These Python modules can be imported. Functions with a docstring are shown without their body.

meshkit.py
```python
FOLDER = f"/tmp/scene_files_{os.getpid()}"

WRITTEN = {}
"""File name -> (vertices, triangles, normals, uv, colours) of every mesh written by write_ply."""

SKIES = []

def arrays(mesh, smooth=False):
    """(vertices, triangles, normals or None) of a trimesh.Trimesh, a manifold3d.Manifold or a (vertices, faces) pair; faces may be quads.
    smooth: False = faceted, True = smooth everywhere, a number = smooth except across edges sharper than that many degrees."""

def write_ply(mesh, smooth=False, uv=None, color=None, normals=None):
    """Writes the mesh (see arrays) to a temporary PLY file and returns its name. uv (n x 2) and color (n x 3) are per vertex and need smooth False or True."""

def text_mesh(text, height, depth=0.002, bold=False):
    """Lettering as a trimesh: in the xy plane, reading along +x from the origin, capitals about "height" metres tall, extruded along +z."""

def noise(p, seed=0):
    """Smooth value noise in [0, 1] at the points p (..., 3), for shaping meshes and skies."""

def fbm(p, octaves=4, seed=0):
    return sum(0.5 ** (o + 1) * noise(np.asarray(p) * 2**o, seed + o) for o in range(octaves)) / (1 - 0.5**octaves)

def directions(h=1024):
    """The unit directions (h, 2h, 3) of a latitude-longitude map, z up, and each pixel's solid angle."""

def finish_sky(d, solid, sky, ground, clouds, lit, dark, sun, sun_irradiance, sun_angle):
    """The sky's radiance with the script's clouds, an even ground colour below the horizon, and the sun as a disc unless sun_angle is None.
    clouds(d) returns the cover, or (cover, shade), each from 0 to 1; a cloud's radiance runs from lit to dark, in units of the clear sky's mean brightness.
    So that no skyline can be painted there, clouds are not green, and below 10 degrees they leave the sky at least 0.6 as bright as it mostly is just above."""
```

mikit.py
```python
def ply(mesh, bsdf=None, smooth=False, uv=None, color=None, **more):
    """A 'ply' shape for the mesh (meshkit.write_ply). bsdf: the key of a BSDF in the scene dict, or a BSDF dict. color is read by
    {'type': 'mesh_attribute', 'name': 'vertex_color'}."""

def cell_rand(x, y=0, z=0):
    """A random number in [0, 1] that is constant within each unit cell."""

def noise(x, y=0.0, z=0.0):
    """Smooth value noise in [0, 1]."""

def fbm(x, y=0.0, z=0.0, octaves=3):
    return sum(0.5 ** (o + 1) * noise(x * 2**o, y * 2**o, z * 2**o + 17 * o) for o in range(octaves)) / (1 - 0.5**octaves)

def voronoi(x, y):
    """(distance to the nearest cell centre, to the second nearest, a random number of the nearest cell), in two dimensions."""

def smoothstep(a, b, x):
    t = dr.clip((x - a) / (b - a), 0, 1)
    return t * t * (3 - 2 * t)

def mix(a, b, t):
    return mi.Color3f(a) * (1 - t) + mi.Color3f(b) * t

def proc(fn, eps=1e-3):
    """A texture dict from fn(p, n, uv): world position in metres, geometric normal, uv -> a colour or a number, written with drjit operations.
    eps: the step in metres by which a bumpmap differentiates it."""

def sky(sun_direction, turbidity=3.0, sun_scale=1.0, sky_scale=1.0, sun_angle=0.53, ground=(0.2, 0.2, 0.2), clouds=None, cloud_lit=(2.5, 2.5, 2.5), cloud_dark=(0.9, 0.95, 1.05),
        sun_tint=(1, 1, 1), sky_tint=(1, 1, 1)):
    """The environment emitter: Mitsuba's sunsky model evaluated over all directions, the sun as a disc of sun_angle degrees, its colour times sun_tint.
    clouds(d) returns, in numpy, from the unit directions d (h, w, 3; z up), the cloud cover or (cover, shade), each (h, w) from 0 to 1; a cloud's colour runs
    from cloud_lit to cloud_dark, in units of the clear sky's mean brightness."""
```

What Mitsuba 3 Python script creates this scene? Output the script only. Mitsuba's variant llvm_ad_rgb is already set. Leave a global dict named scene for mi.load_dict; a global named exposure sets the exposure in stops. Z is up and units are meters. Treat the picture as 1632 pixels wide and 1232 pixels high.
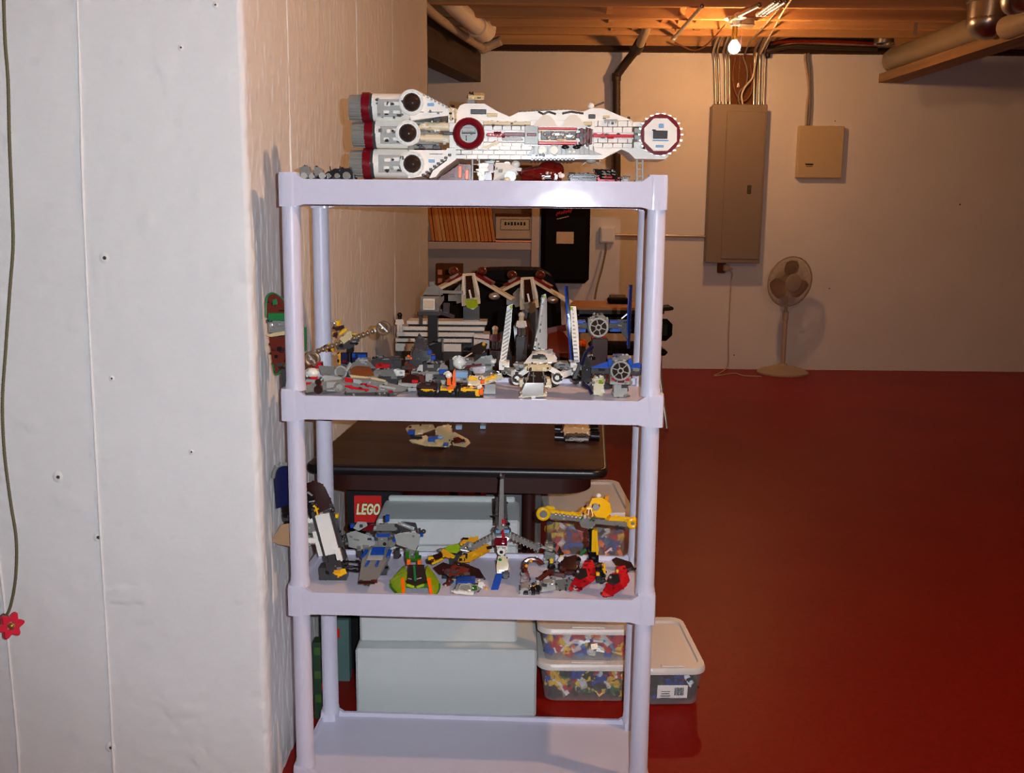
import math, random, numpy as np, trimesh, drjit as dr, mitsuba as mi, mikit, meshkit
from mikit import noise, fbm, smoothstep, mix, proc, cell_rand
from scipy.spatial import ConvexHull
from shapely.geometry import Polygon
scene, labels = {}, {}
rnd = random.Random(7)
T = mi.ScalarTransform4f

# ------------------------------------------------------------------ camera, lights, exposure
H = 1.10                                     # height of the lens above the floor
PITCH, ROLL, F = math.radians(9.65), math.radians(0.55), 1552.0
fwd = np.array([0, math.cos(PITCH), -math.sin(PITCH)])
up0 = np.array([0, math.sin(PITCH), math.cos(PITCH)])
right0 = np.array([1.0, 0, 0])
upv = math.cos(ROLL) * up0 - math.sin(ROLL) * right0
EYE = np.array([0, 0, H])
scene['camera'] = {'type': 'perspective', 'fov': math.degrees(2 * math.atan(816 / F)), 'fov_axis': 'x', 'near_clip': 0.05, 'far_clip': 60.0,
                   'to_world': T().look_at(origin=EYE.tolist(), target=(EYE + fwd).tolist(), up=upv.tolist())}
exposure = 0.0
WARM = (1.0, 0.465, 0.17)
WARM_NEAR = (1.0, 0.53, 0.25)
FLASH = 7.7                                  # the camera's own flash, right beside the lens
scene['camera_flash'] = {'type': 'spot', 'intensity': {'type': 'rgb', 'value': [FLASH * 0.92, FLASH * 1.0, FLASH * 1.10]}, 'cutoff_angle': 46.0, 'beam_width': 24.0,
                         'to_world': T().look_at(origin=[0.045, 0.0, H + 0.022], target=[-0.60, 5.0, H - 0.50], up=[0, 0, 1])}
BULB_MAIN, BULB_NEAR = 2.5, 5.0              # radiant intensity (red channel) of the bare bulbs: the one in view, one in the joists right of the shelf


def ray(px, py):
    u0, v0 = px - 816, py - 616
    u, v = (math.cos(ROLL) * u0 + math.sin(ROLL) * v0) / F, (-math.sin(ROLL) * u0 + math.cos(ROLL) * v0) / F
    return fwd + right0 * u - up0 * v


def at(px, py, Y):                           # the point of the vertical plane at distance Y that was measured at a spot of the photograph
    d = ray(px, py)
    return EYE + d * (Y / d[1])


def atz(px, py, z):
    d = ray(px, py)
    return EYE + d * ((z - H) / d[2])


# ------------------------------------------------------------------ mesh helpers
def rotm(rx=0, ry=0, rz=0):
    cx, sx, cy, sy, cz, sz = (f(math.radians(a)) for a in (rx, ry, rz) for f in (math.cos, math.sin))
    return np.array([[cz, -sz, 0], [sz, cz, 0], [0, 0, 1]]) @ np.array([[cy, 0, sy], [0, 1, 0], [-sy, 0, cy]]) @ np.array([[1, 0, 0], [0, cx, -sx], [0, sx, cx]])


BOXF = np.array([[0, 2, 3], [0, 3, 1], [4, 5, 7], [4, 7, 6], [0, 1, 5], [0, 5, 4], [2, 6, 7], [2, 7, 3], [0, 4, 6], [0, 6, 2], [1, 3, 7], [1, 7, 5]])
BOXV = np.array([[x, y, z] for x in (-.5, .5) for y in (-.5, .5) for z in (-.5, .5)])[:, [0, 1, 2]]


def fixed(v, f):
    t = trimesh.Trimesh(v, f, process=False)
    return (v, f) if t.volume > 0 else (v, f[:, ::-1])


def hull(pts):
    pts = np.asarray(pts, float)
    h = ConvexHull(pts)
    f = h.simplices.copy()
    n = np.cross(pts[f[:, 1]] - pts[f[:, 0]], pts[f[:, 2]] - pts[f[:, 0]])
    flip = (n * h.equations[:, :3]).sum(1) < 0
    f[flip] = f[flip][:, ::-1]
    used, inv = np.unique(f, return_inverse=True)
    return pts[used], inv.reshape(f.shape)


_bev = None


def bevel_unit():
    global _bev
    if _bev is None:
        b = 0.1
        P = []
        for s in BOXV * 2:
            for k in range(3):
                q = s * (1 - b)
                q[k] = s[k]
                P.append(q)
        P = np.array(P)
        v, f = hull(P)
        _bev = (np.sign(v), (np.abs(v) > 0.95), f)
    return _bev


def frame(z):
    z = np.asarray(z, float)
    z = z / np.linalg.norm(z)
    a = np.cross(z, [0, 0, 1.0] if abs(z[2]) < 0.9 else [1.0, 0, 0])
    a /= np.linalg.norm(a)
    return a, np.cross(z, a), z


class B:
    """Collects triangles of one mesh."""

    def __init__(self):
        self.v, self.f, self.n = [], [], 0

    def add(self, v, f):
        self.v.append(np.asarray(v, float))
        self.f.append(np.asarray(f, int) + self.n)
        self.n += len(v)
        return self

    def box(self, c, s, R=None, bev=0.0):
        s = np.asarray(s, float)
        if bev > 0:
            sg, flat, f = bevel_unit()
            b = np.minimum(bev, 0.45 * s)
            v = sg * np.where(flat, s / 2, s / 2 - b)
        else:
            v, f = BOXV * s, BOXF
            f = fixed(v, f)[1]
        if R is not None:
            v = v @ np.asarray(R).T
        return self.add(v + np.asarray(c, float), f)

    def bar(self, p, q, w, h, bev=0.0):          # a rectangular bar from p to q
        p, q = np.asarray(p, float), np.asarray(q, float)
        a, b, z = frame(q - p)
        return self.box((p + q) / 2, (w, h, np.linalg.norm(q - p)), np.stack([a, b, z], 1), bev)

    def cyl(self, p, q, r, r2=None, n=12, cap=True):
        p, q = np.asarray(p, float), np.asarray(q, float)
        r2 = r if r2 is None else r2
        a, b, z = frame(q - p)
        t = np.arange(n) * 2 * np.pi / n
        ring = np.cos(t)[:, None] * a + np.sin(t)[:, None] * b
        i, j = np.arange(n), (np.arange(n) + 1) % n
        v = np.vstack([p + ring * r, q + ring * r2, [p], [q]])
        f = [np.stack([i, j, j + n], 1), np.stack([i, j + n, i + n], 1)]
        if cap:
            f += [np.stack([j, i, i * 0 + 2 * n], 1), np.stack([i + n, j + n, i * 0 + 2 * n + 1], 1)]
        return self.add(*fixed(v, np.vstack(f)))

    def lathe(self, o, axis, prof, n=24):         # prof: (along, radius)
        a, b, z = frame(axis)
        o = np.asarray(o, float)
        t = np.arange(n) * 2 * np.pi / n
        ring = np.cos(t)[:, None] * a + np.sin(t)[:, None] * b
        v = np.vstack([o + z * h + ring * max(r, 1e-5) for h, r in prof])
        f = []
        i, j = np.arange(n), (np.arange(n) + 1) % n
        for k in range(len(prof) - 1):
            f += [np.stack([i + k * n, j + k * n, j + k * n + n], 1), np.stack([i + k * n, j + k * n + n, i + k * n + n], 1)]
        return self.add(*fixed(v, np.vstack(f)))

    def sphere(self, c, r, n=12, R=None):
        m = trimesh.creation.uv_sphere(1.0, count=[n, 2 * n])
        v = np.array(m.vertices) * np.asarray(r)
        if R is not None:
            v = v @ np.asarray(R).T
        return self.add(v + np.asarray(c, float), m.faces)

    def torus(self, c, axis, R, r, n=28, m=10, sq=1.0):
        a, b, z = frame(axis)
        c = np.asarray(c, float)
        t, u = np.arange(n) * 2 * np.pi / n, np.arange(m) * 2 * np.pi / m
        rr = np.cos(t)[:, None] * a + np.sin(t)[:, None] * b
        v = (c + rr[:, None, :] * (R + r * np.cos(u))[None, :, None] + z * (r * sq * np.sin(u))[None, :, None]).reshape(-1, 3)
        i, k = np.meshgrid(np.arange(n), np.arange(m), indexing='ij')
        q = np.stack([i * m + k, ((i + 1) % n) * m + k, ((i + 1) % n) * m + (k + 1) % m, i * m + (k + 1) % m], -1).reshape(-1, 4)
        return self.add(*fixed(v, np.vstack([q[:, [0, 1, 2]], q[:, [0, 2, 3]]])))

    def tube(self, pts, r, n=8, smooth=0):
        p = np.asarray(pts, float)
        if smooth:
            p = curve(p, smooth)
        r = np.broadcast_to(r, (len(p),))
        t = np.gradient(p, axis=0)
        t /= np.linalg.norm(t, axis=1, keepdims=True)
        a = np.cross(t[0], [0.3, 0.2, 0.93])
        a /= np.linalg.norm(a)
        A = []
        for k in range(len(p)):
            a = a - t[k] * (a @ t[k])
            a /= np.linalg.norm(a)
            A.append(a)
        A = np.array(A)
        Bn = np.cross(t, A)
        u = np.arange(n) * 2 * np.pi / n
        v = (p[:, None] + r[:, None, None] * (np.cos(u)[None, :, None] * A[:, None] + np.sin(u)[None, :, None] * Bn[:, None])).reshape(-1, 3)
        m = len(p)
        i, j = np.meshgrid(np.arange(m - 1), np.arange(n), indexing='ij')
        q = np.stack([i * n + j, i * n + (j + 1) % n, (i + 1) * n + (j + 1) % n, (i + 1) * n + j], -1).reshape(-1, 4)
        f = np.vstack([q[:, [0, 1, 2]], q[:, [0, 2, 3]]])
        v = np.vstack([v, p[:1], p[-1:]])
        k, k2 = np.arange(n), (np.arange(n) + 1) % n
        f = np.vstack([f, np.stack([k2, k, k * 0 + m * n], 1), np.stack([k + (m - 1) * n, k2 + (m - 1) * n, k * 0 + m * n + 1], 1)])
        return self.add(*fixed(v, f))

    def loft(self, front, back):                 # two corresponding closed outlines (n x 3), capped
        front, back = np.asarray(front, float), np.asarray(back, float)
        n = len(front)
        i, j = np.arange(n), (np.arange(n) + 1) % n
        a, b, z = frame(np.cross(front[1] - front[0], front[2] - front[1]) + 1e-12)
        pl = Polygon([(p @ a, p @ b) for p in front])
        tv, tf = trimesh.creation.triangulate_polygon(pl, engine='earcut')
        idx = np.array([int(np.argmin(((np.stack([front @ a, front @ b], 1) - q) ** 2).sum(1))) for q in tv])
        tf = idx[tf]
        f = np.vstack([np.stack([i, j, j + n], 1), np.stack([i, j + n, i + n], 1)])
        v = np.vstack([front, back])
        e1 = set(map(tuple, np.stack([i, j], 1)))
        t0 = tf[0]
        edges = {(t[k], t[(k + 1) % 3]) for t in tf for k in range(3)}
        if any(e in edges for e in e1):          # cap must run against the sides
            tf = tf[:, ::-1]
        f = np.vstack([f, tf, tf[:, ::-1] + n])
        return self.add(*fixed(v, f))

    def hull(self, pts):
        return self.add(*hull(pts))

    def mesh(self):
        return trimesh.Trimesh(np.vstack(self.v), np.vstack(self.f), process=False)


def curve(p, k):
    """Catmull-Rom through the points, k steps per span."""
    p = np.asarray(p, float)
    q = np.vstack([2 * p[0] - p[1], p, 2 * p[-1] - p[-2]])
    out = []
    for i in range(1, len(q) - 2):
        for t in np.arange(k) / k:
            out.append(0.5 * (2 * q[i] + (q[i + 1] - q[i - 1]) * t + (2 * q[i - 1] - 5 * q[i] + 4 * q[i + 1] - q[i + 2]) * t * t + (3 * q[i] - q[i - 1] - 3 * q[i + 1] + q[i + 2]) * t ** 3))
    return np.array(out + [p[-1]])


# ------------------------------------------------------------------ scene helpers
def numbered(name, parent=None):
    base = f'{parent}__{name}' if parent else name
    used = lambda k: k in scene or k in THINGS
    if not used(base):
        return base
    n = 1
    while used(f'{base}_{n:03d}'):
        n += 1
    return f'{base}_{n:03d}'


THINGS = set()


def thing(name, label, cat, group=None):
    key = numbered(name)
    THINGS.add(key)
    labels[key] = {'label': label, 'category': cat}
    if group:
        labels[key]['group'] = group
    return key


def part(name, b, m, parent, smooth=False, label=None, kind=None, **kw):
    key = numbered(name, parent)
    scene[key] = mikit.ply(b.mesh() if isinstance(b, B) else b, m, smooth=smooth, **kw)
    if label or kind:
        labels[key] = {}
        if label:
            labels[key]['label'] = label
        if kind:
            labels[key]['kind'] = kind
    return key


def solo(name, b, m, label, cat, group=None, smooth=False):
    key = thing(name, label, cat, group)
    scene[key] = mikit.ply(b.mesh() if isinstance(b, B) else b, m, smooth=smooth)
    return key


def struct(name, b, m, smooth=False, label=None):
    key = numbered(name)
    scene[key] = mikit.ply(b.mesh() if isinstance(b, B) else b, m, smooth=smooth)
    labels[key] = {'kind': 'structure'}
    if label:
        labels[key]['label'] = label
    return key


def lin(c):
    c = [x / 255 for x in c]
    return [x / 12.92 if x <= 0.04045 else ((x + 0.055) / 1.055) ** 2.4 for x in c]


def mat(name, rgb, rough=0.5, spec=0.5, metal=0.0, two=True, **kw):
    col = {'type': 'rgb', 'value': lin(rgb)} if not isinstance(rgb, dict) else rgb
    d = {'type': 'principled', 'base_color': col, 'roughness': rough, 'specular': spec, 'metallic': metal, **kw}
    scene[name] = {'type': 'twosided', 'bsdf': d} if two else d
    return name


def bumped(name, rgb, fn, scale, rough=0.6, spec=0.3, eps=2e-3):
    col = {'type': 'rgb', 'value': lin(rgb)} if not isinstance(rgb, dict) else rgb
    scene[name] = {'type': 'twosided', 'bsdf': {'type': 'bumpmap', 'arbitrary': proc(fn, eps), 'scale': scale,
                                                'bsdf': {'type': 'principled', 'base_color': col, 'roughness': rough, 'specular': spec}}}
    return name


# ------------------------------------------------------------------ materials
PAINT = (0.70, 0.70, 0.685)


def paint_col(p, n, uv):
    m = fbm(p.x * 3, p.y * 3, p.z * 3, 4)
    fl = noise(p.x * 190 + 3, p.y * 190, p.z * 190)
    c = mi.Color3f(*PAINT) * (0.93 + 0.12 * m + 0.03 * fl)
    pit = smoothstep(0.80, 0.86, noise(p.x * 42, p.y * 42, p.z * 42)) * smoothstep(0.5, 0.7, noise(p.x * 9, p.y * 9 + 5, p.z * 9))
    return mix(c, c * mi.Color3f(0.72, 0.70, 0.66), pit * dr.select(p.y > 3.0, 0.06, 0.10))


def wall_bump(p, n, uv):
    return fbm(p.x * 60, p.y * 60, p.z * 60, 3) + 0.6 * smoothstep(0.72, 0.85, noise(p.x * 22, p.y * 22, p.z * 22))


bumped('paint_wall', proc(paint_col), wall_bump, 0.0016, rough=0.55, spec=0.25)


def floor_col(p, n, uv):
    m = fbm(p.x * 2.2, p.y * 2.2, 0.0, 4)
    s = noise(p.x * 150, p.y * 150, 0.0)
    c = mix((0.200, 0.0065, 0.0032), (0.255, 0.0090, 0.0044), m)
    return c * (0.94 + 0.12 * s)


def floor_bump(p, n, uv):
    return fbm(p.x * 30, p.y * 30, 0.0, 3)


bumped('red_floor_paint', proc(floor_col), floor_bump, 0.0006, rough=0.45, spec=0.17)


def wood_col(p, n, uv):
    g = fbm(p.x * 1.3, p.y * 40, p.z * 34, 3)
    k = cell_rand(dr.floor(p.y * 2.7), 3)
    c = mix((0.42, 0.215, 0.085), (0.64, 0.375, 0.17), g)
    return c * (0.82 + 0.3 * k)


mat('joist_wood', proc(wood_col), 0.7, 0.2)


def beam_col(p, n, uv):
    g = fbm(p.x * 30, p.y * 1.5, p.z * 34, 3)
    return mix((0.20, 0.125, 0.07), (0.36, 0.23, 0.13), g)


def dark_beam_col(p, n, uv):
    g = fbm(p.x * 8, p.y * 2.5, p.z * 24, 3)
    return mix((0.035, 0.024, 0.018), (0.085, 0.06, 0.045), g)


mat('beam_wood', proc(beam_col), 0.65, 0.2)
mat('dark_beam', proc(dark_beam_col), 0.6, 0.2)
mat('deck_wood', (120, 88, 55), 0.8, 0.1)
mat('dark_sill', (52, 34, 26), 0.7, 0.2)
# ------------------------------------------------------------------ the setting
XW, YW = -0.457, 7.36                        # side face of the concrete block; the far wall
ZT = at(1250, 86, YW)[2]                     # top of the far wall
ZJ = ZT + 0.035                              # underside of the joists
YC = 1.712                                    # front corner of the block
YE = 5.28                                    # where the block ends

fl = B().box((1.2, 2.9, -0.05), (8.8, 10.8, 0.1))
struct('floor', fl, 'red_floor_paint')


def block_wall():
    r = 0.012
    prof, nor = [], []
    for x in np.concatenate([np.linspace(-2.4, -1.2, 60, endpoint=False), np.linspace(-1.2, XW - r, 120)]):
        prof.append((x, YC)); nor.append((0, -1))
    for t in np.linspace(0, np.pi / 2, 9)[1:-1]:
        prof.append((XW - r + r * math.sin(t), YC + r - r * math.cos(t))); nor.append((math.sin(t), -math.cos(t)))
    nf = len(prof)
    for y in np.concatenate([np.linspace(YC + r, 2.7, 470, endpoint=False), np.linspace(2.7, 3.6, 220, endpoint=False), np.linspace(3.6, YE, 90)]):
        prof.append((XW, y)); nor.append((1, 0))
    prof.append((XW - 0.05, YE + 0.04)); nor.append((0, 1))
    prof.append((-2.4, YE + 0.04)); nor.append((0, 1))
    prof, nor = np.array(prof), np.array(nor, float)
    zs = np.linspace(0, ZT + 0.03, 430)
    V = np.zeros((len(prof), len(zs), 3)); V[..., 0] = prof[:, :1]; V[..., 1] = prof[:, 1:2]; V[..., 2] = zs
    d = 0.0016 * (meshkit.fbm(V * 14, 4) - .5) + 0.006 * (meshkit.fbm(V * 2.1, 2, 5) - .5)
    cor = np.exp(-((np.hypot(V[..., 0] - XW, V[..., 1] - YC)) / 0.022) ** 2)      # chipped, uneven arris
    d = d - cor * 0.0045 * np.clip(meshkit.fbm(V * 38, 3, 9) - 0.42, 0, 1) * 2
    # roughly trowelled side face: low raised dabs drawn out vertically, each steep towards the corner and thinning out behind
    n1, yy, zz = nf, V[nf:-2, :, 1], V[nf:-2, :, 2]
    N = lambda a, b_, c: meshkit.noise(np.stack([a, b_, np.full_like(a, c)], -1), int(c))
    st = lambda lo, hi, x: np.clip((x - lo) / (hi - lo), 0, 1)
    dab = st(.62, .72, .62 * N(yy * 52, zz * 9 + yy * 4, 3.) + .38 * N(yy * 96, zz * 22, 8.)) * st(.2, .5, N(yy * 3.1, zz * 2.3, 1.))
    dab = np.maximum(dab, .8 * st(.76, .84, N(yy * 120, zz * 30, 5.)))
    step = np.gradient(yy[:, 0])
    for j in range(1, len(dab)):
        dab[j] = np.maximum(dab[j], dab[j - 1] - step[j] / .030)
    d[nf:-2] += .0017 * dab
    V[..., :2] += nor[:, None, :] * d[..., None]
    m, k = len(prof), len(zs)
    i, j = np.meshgrid(np.arange(m - 1), np.arange(k - 1), indexing='ij')
    q = np.stack([i * k + j, (i + 1) * k + j, (i + 1) * k + j + 1, i * k + j + 1], -1).reshape(-1, 4)
    return trimesh.Trimesh(V.reshape(-1, 3), np.vstack([q[:, [0, 1, 2]], q[:, [0, 2, 3]]]), process=False)


wl = struct('wall_left', block_wall(), 'paint_wall', smooth=True)
mat('paint_lump', (219, 219, 216), 0.55, 0.25)


def ridge(pts, nrm, w, h, seed):
    """A low uneven seam left by the form boards, on a wall of outward normal nrm."""
    p = curve(np.array(pts, float), 14)
    nrm = np.array(nrm, float)
    side = np.cross(nrm, [0, 0, 1.0])
    b = B()
    jit = meshkit.noise(np.stack([p[:, 2] * 31, p[:, 2] * 0, p[:, 2] * 0 + seed], 1), seed)
    wv, hv = w * (0.55 + 0.9 * jit), h * (0.5 + 0.9 * jit)
    pr = [(-1, -1.2), (-.55, .7), (0, 1), (.55, .7), (1, -1.2)]
    V = np.array([[q + side * (a * ww) + nrm * (c * hh) for a, c in pr] for q, ww, hh in zip(p, wv, hv)])
    n, k = len(p), len(pr)
    i, j = np.meshgrid(np.arange(n - 1), np.arange(k - 1), indexing='ij')
    q = np.stack([i * k + j, (i + 1) * k + j, (i + 1) * k + j + 1, i * k + j + 1], -1).reshape(-1, 4)
    return b.add(V.reshape(-1, 3), np.vstack([q[:, [0, 1, 2]], q[:, [0, 2, 3]]]))


for pts, w in (([(100, -520), (122, -20), (128, 160), (133, 330), (146, 600), (160, 850), (172, 1050), (182, 1250)], .0028), ([(-6, 860), (4, 940), (16, 1060), (28, 1190), (31, 1250)], .003)):
    part('form_seam', ridge([at(x, y, YC - .0005) for x, y in pts], (0, -1, 0), w, .0022, len(pts)), 'paint_lump', wl, True)
for px in (463, 571, 627, 667):
    d = ray(px, 250); y = d[1] * XW / d[0]
    part('form_seam', ridge([(XW, y, z) for z in np.linspace(0.01, ZT, 14)], (1, 0, 0), .0030, .0028, px), 'paint_lump', wl, True)
mat('tie_hole', (70, 66, 60), 0.9, 0.1)
for x, y in ((166, 411), (156, 856), (176, 1191), (288, 76), (343, 8), (178, 603), (92, 760), (305, 720)):
    c = at(x, y, YC)
    r = .0034 if x < 200 and y > 300 and y != 603 else .0018
    b = B().sphere(c + [0, .002, 0], (r * 3.2, .0042, r * 3.6), 8)
    k = part('tie_patch', b, 'paint_lump', wl, True)
    part('tie_hole', B().sphere(c + [r * .4, -.0015, 0], (r, .0016, r), 6), 'tie_hole', k, True, label='small dark hole')

struct('wall_back', B().box((1.2, YW + .06, ZT / 2), (8.8, .12, ZT)), 'paint_wall')
struct('wall_right', B().box((5.66, 2.9, ZT / 2), (.12, 10.9, ZT)), 'paint_wall')
struct('wall_behind', B().box((1.2, -2.56, ZT / 2), (8.8, .12, ZT)), 'paint_wall')
struct('wall_far_left', B().box((-3.2, 2.9, ZT / 2), (.12, 10.9, ZT)), 'paint_wall')
# a couple of stains and nicks on the far wall are small real chips
mat('wall_nick', (96, 72, 58), 0.9, 0.1)
for x, y, r in ((1530, 326, .008), (1170, 566, .008), (1331, 193, .006), (1322, 460, .007)):
    part('nick', B().sphere(at(x, y, YW) + [0, .002, 0], (r, .004, r * .8), 6), 'wall_nick', 'wall_back', True)

# sill plate and rim board on top of the far wall, joists running left to right, deck above them
struct('trim_1', B().box((1.2, YW + .02, ZT + .0175), (8.7, .19, .035), bev=.004), 'dark_sill', label='dark sill plate along the top of the far wall')
ceil = struct('ceiling', B().box((1.2, 2.4, ZJ + .245), (8.7, 9.9, .02)), 'deck_wood', label='board deck above the joists')
JY = [atz(1250, y, ZJ)[1] for y in (12, 32, 46, 58)]
near = [JY[0] - .40 * k for k in range(1, 20)]
for k, y in enumerate(JY + [v for v in near if v > -2.3]):
    part('joist', B().box((1.2, y + .019, ZJ + .118), (8.7, .038, .235), bev=.003), 'joist_wood', ceil)
part('rim_joist', B().box((1.2, YW + .02, ZJ + .118), (8.7, .038, .235)), 'joist_wood', ceil)
for a, b2, xs in ((JY[1], JY[2], (0.62, 1.07)), (JY[2], JY[3], (0.66, 1.10)), (JY[0], JY[1], (0.58, 1.03))):
    for x in xs:
        for s in (0, 1):
            part('bridging', B().bar((x + .02 * s, a + .04, ZJ + (.03 if s else .2)), (x + .02 * s, b2 - .002, ZJ + (.2 if s else .03)), .038, .018), 'joist_wood', ceil)
for x, k in ((.80, 2), (.96, 1), (1.22, 2), (1.18, 1)):
    part('blocking', B().box((x, (JY[k] + JY[k + 1]) / 2 + .02, ZJ + .13), (.04, JY[k + 1] - JY[k] - .04, .2)), 'joist_wood', ceil)

# boxed beam at the left, plank beam under the ducts at the right
a, b2 = at(766, 131, YW), None
zb = a[2]
b2 = atz(683, 90, zb)
dv = (b2 - a) / np.linalg.norm(b2 - a)
nv = np.array([-dv[1], dv[0], 0.0]); nv = nv if nv[0] < 0 else -nv
e = a + dv * 3.2
bt = ZT + .02 - zb
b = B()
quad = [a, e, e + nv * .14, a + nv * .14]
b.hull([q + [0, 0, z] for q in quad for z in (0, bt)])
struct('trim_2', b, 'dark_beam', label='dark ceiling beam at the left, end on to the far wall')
a = at(1400, 132, YW); zr = a[2]
e0 = atz(1632, 57, zr); dv = (e0 - a) / np.linalg.norm(e0 - a); e = a + dv * 4.5
b = B()
b.hull([q + [x, 0, z] for q in (a, e) for x in (0, .16) for z in (0, .062)])
tr = struct('trim_3', b, 'beam_wood', label='plank beam along the right under the ducts')
BEAM_A, BEAM_D, BEAM_Z = a, dv, zr

# off-frame: the bare bulb in the joists right of the shelf, which throws the shelf's shadow on the side wall
mat('porcelain', (232, 228, 220), 0.25, 0.5)
mat('brass', (176, 140, 70), 0.35, 0.5, 0.8)


def bare_bulb(c, top, name, label, r, power, tint):
    t = thing(name, label, 'lamp')
    c = np.array(c, float)
    part('lampholder', B().lathe((c[0], c[1], top), (0, 0, -1), [(0, 0), (0, .066), (.008, .070), (.016, .062), (.022, .034), (.05, .031), (.052, 0)], 28), 'porcelain', t, 35)
    part('screw_base', B().lathe((c[0], c[1], top - .05), (0, 0, -1), [(0, .016), (.012, .0165), (max(top - .05 - (c[2] + r), .02), .014)], 18), 'brass', t, 35)
    k = f'{t}__glass_bulb'
    prof = [(-r * 1.02, 0)] + [(-r * math.cos(u), r * math.sin(u)) for u in np.linspace(.25, 2.2, 12)] + [(r * 1.25, .0135), (r * 1.5, .013)]
    scene[k] = mikit.ply(B().lathe(c, (0, 0, 1), prof, 24).mesh(), 'porcelain', smooth=True,
                         emitter={'type': 'area', 'radiance': {'type': 'rgb', 'value': [power / (math.pi * r * r) * w for w in tint]}})
    labels[k] = {'label': 'glowing clear-white bulb'}
    return t


BULB = at(1170, 76, 6.28)
bare_bulb(BULB, ZJ, 'ceiling_bulb', 'bare glowing light bulb in a white porcelain holder above the electrical panel', .037, BULB_MAIN, WARM)
bare_bulb((1.30, 1.20, ZJ - .15), ZJ, 'ceiling_bulb', 'bare light bulb in the joists to the right of the camera', .033, BULB_NEAR, WARM_NEAR)

# ------------------------------------------------------------------ the shelving unit
def plastic_noise(p, n, uv):
    return fbm(p.x * 34, p.y * 34, p.z * 34, 2)


bumped('shelf_plastic', (203, 200, 215), plastic_noise, 0.0003, rough=0.10, spec=0.28)
bumped('shelf_matte', (203, 200, 215), plastic_noise, 0.0003, rough=0.36, spec=0.35)
SX, SY, SW = -0.4095, 1.702, 0.6730           # left front corner, width
ZS = [1.1795, 0.7995, 0.4290, 0.0640]        # top of the raised corners of the four tiers
SD = 0.245                                   # depth
YAW = 0.040                                  # the unit stands turned a little, right end nearer
XC = SX + SW / 2


def sp(x, y, z):
    return (x + YAW * 1.3 * (y - SY), y - YAW * (x - XC), z)


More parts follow.
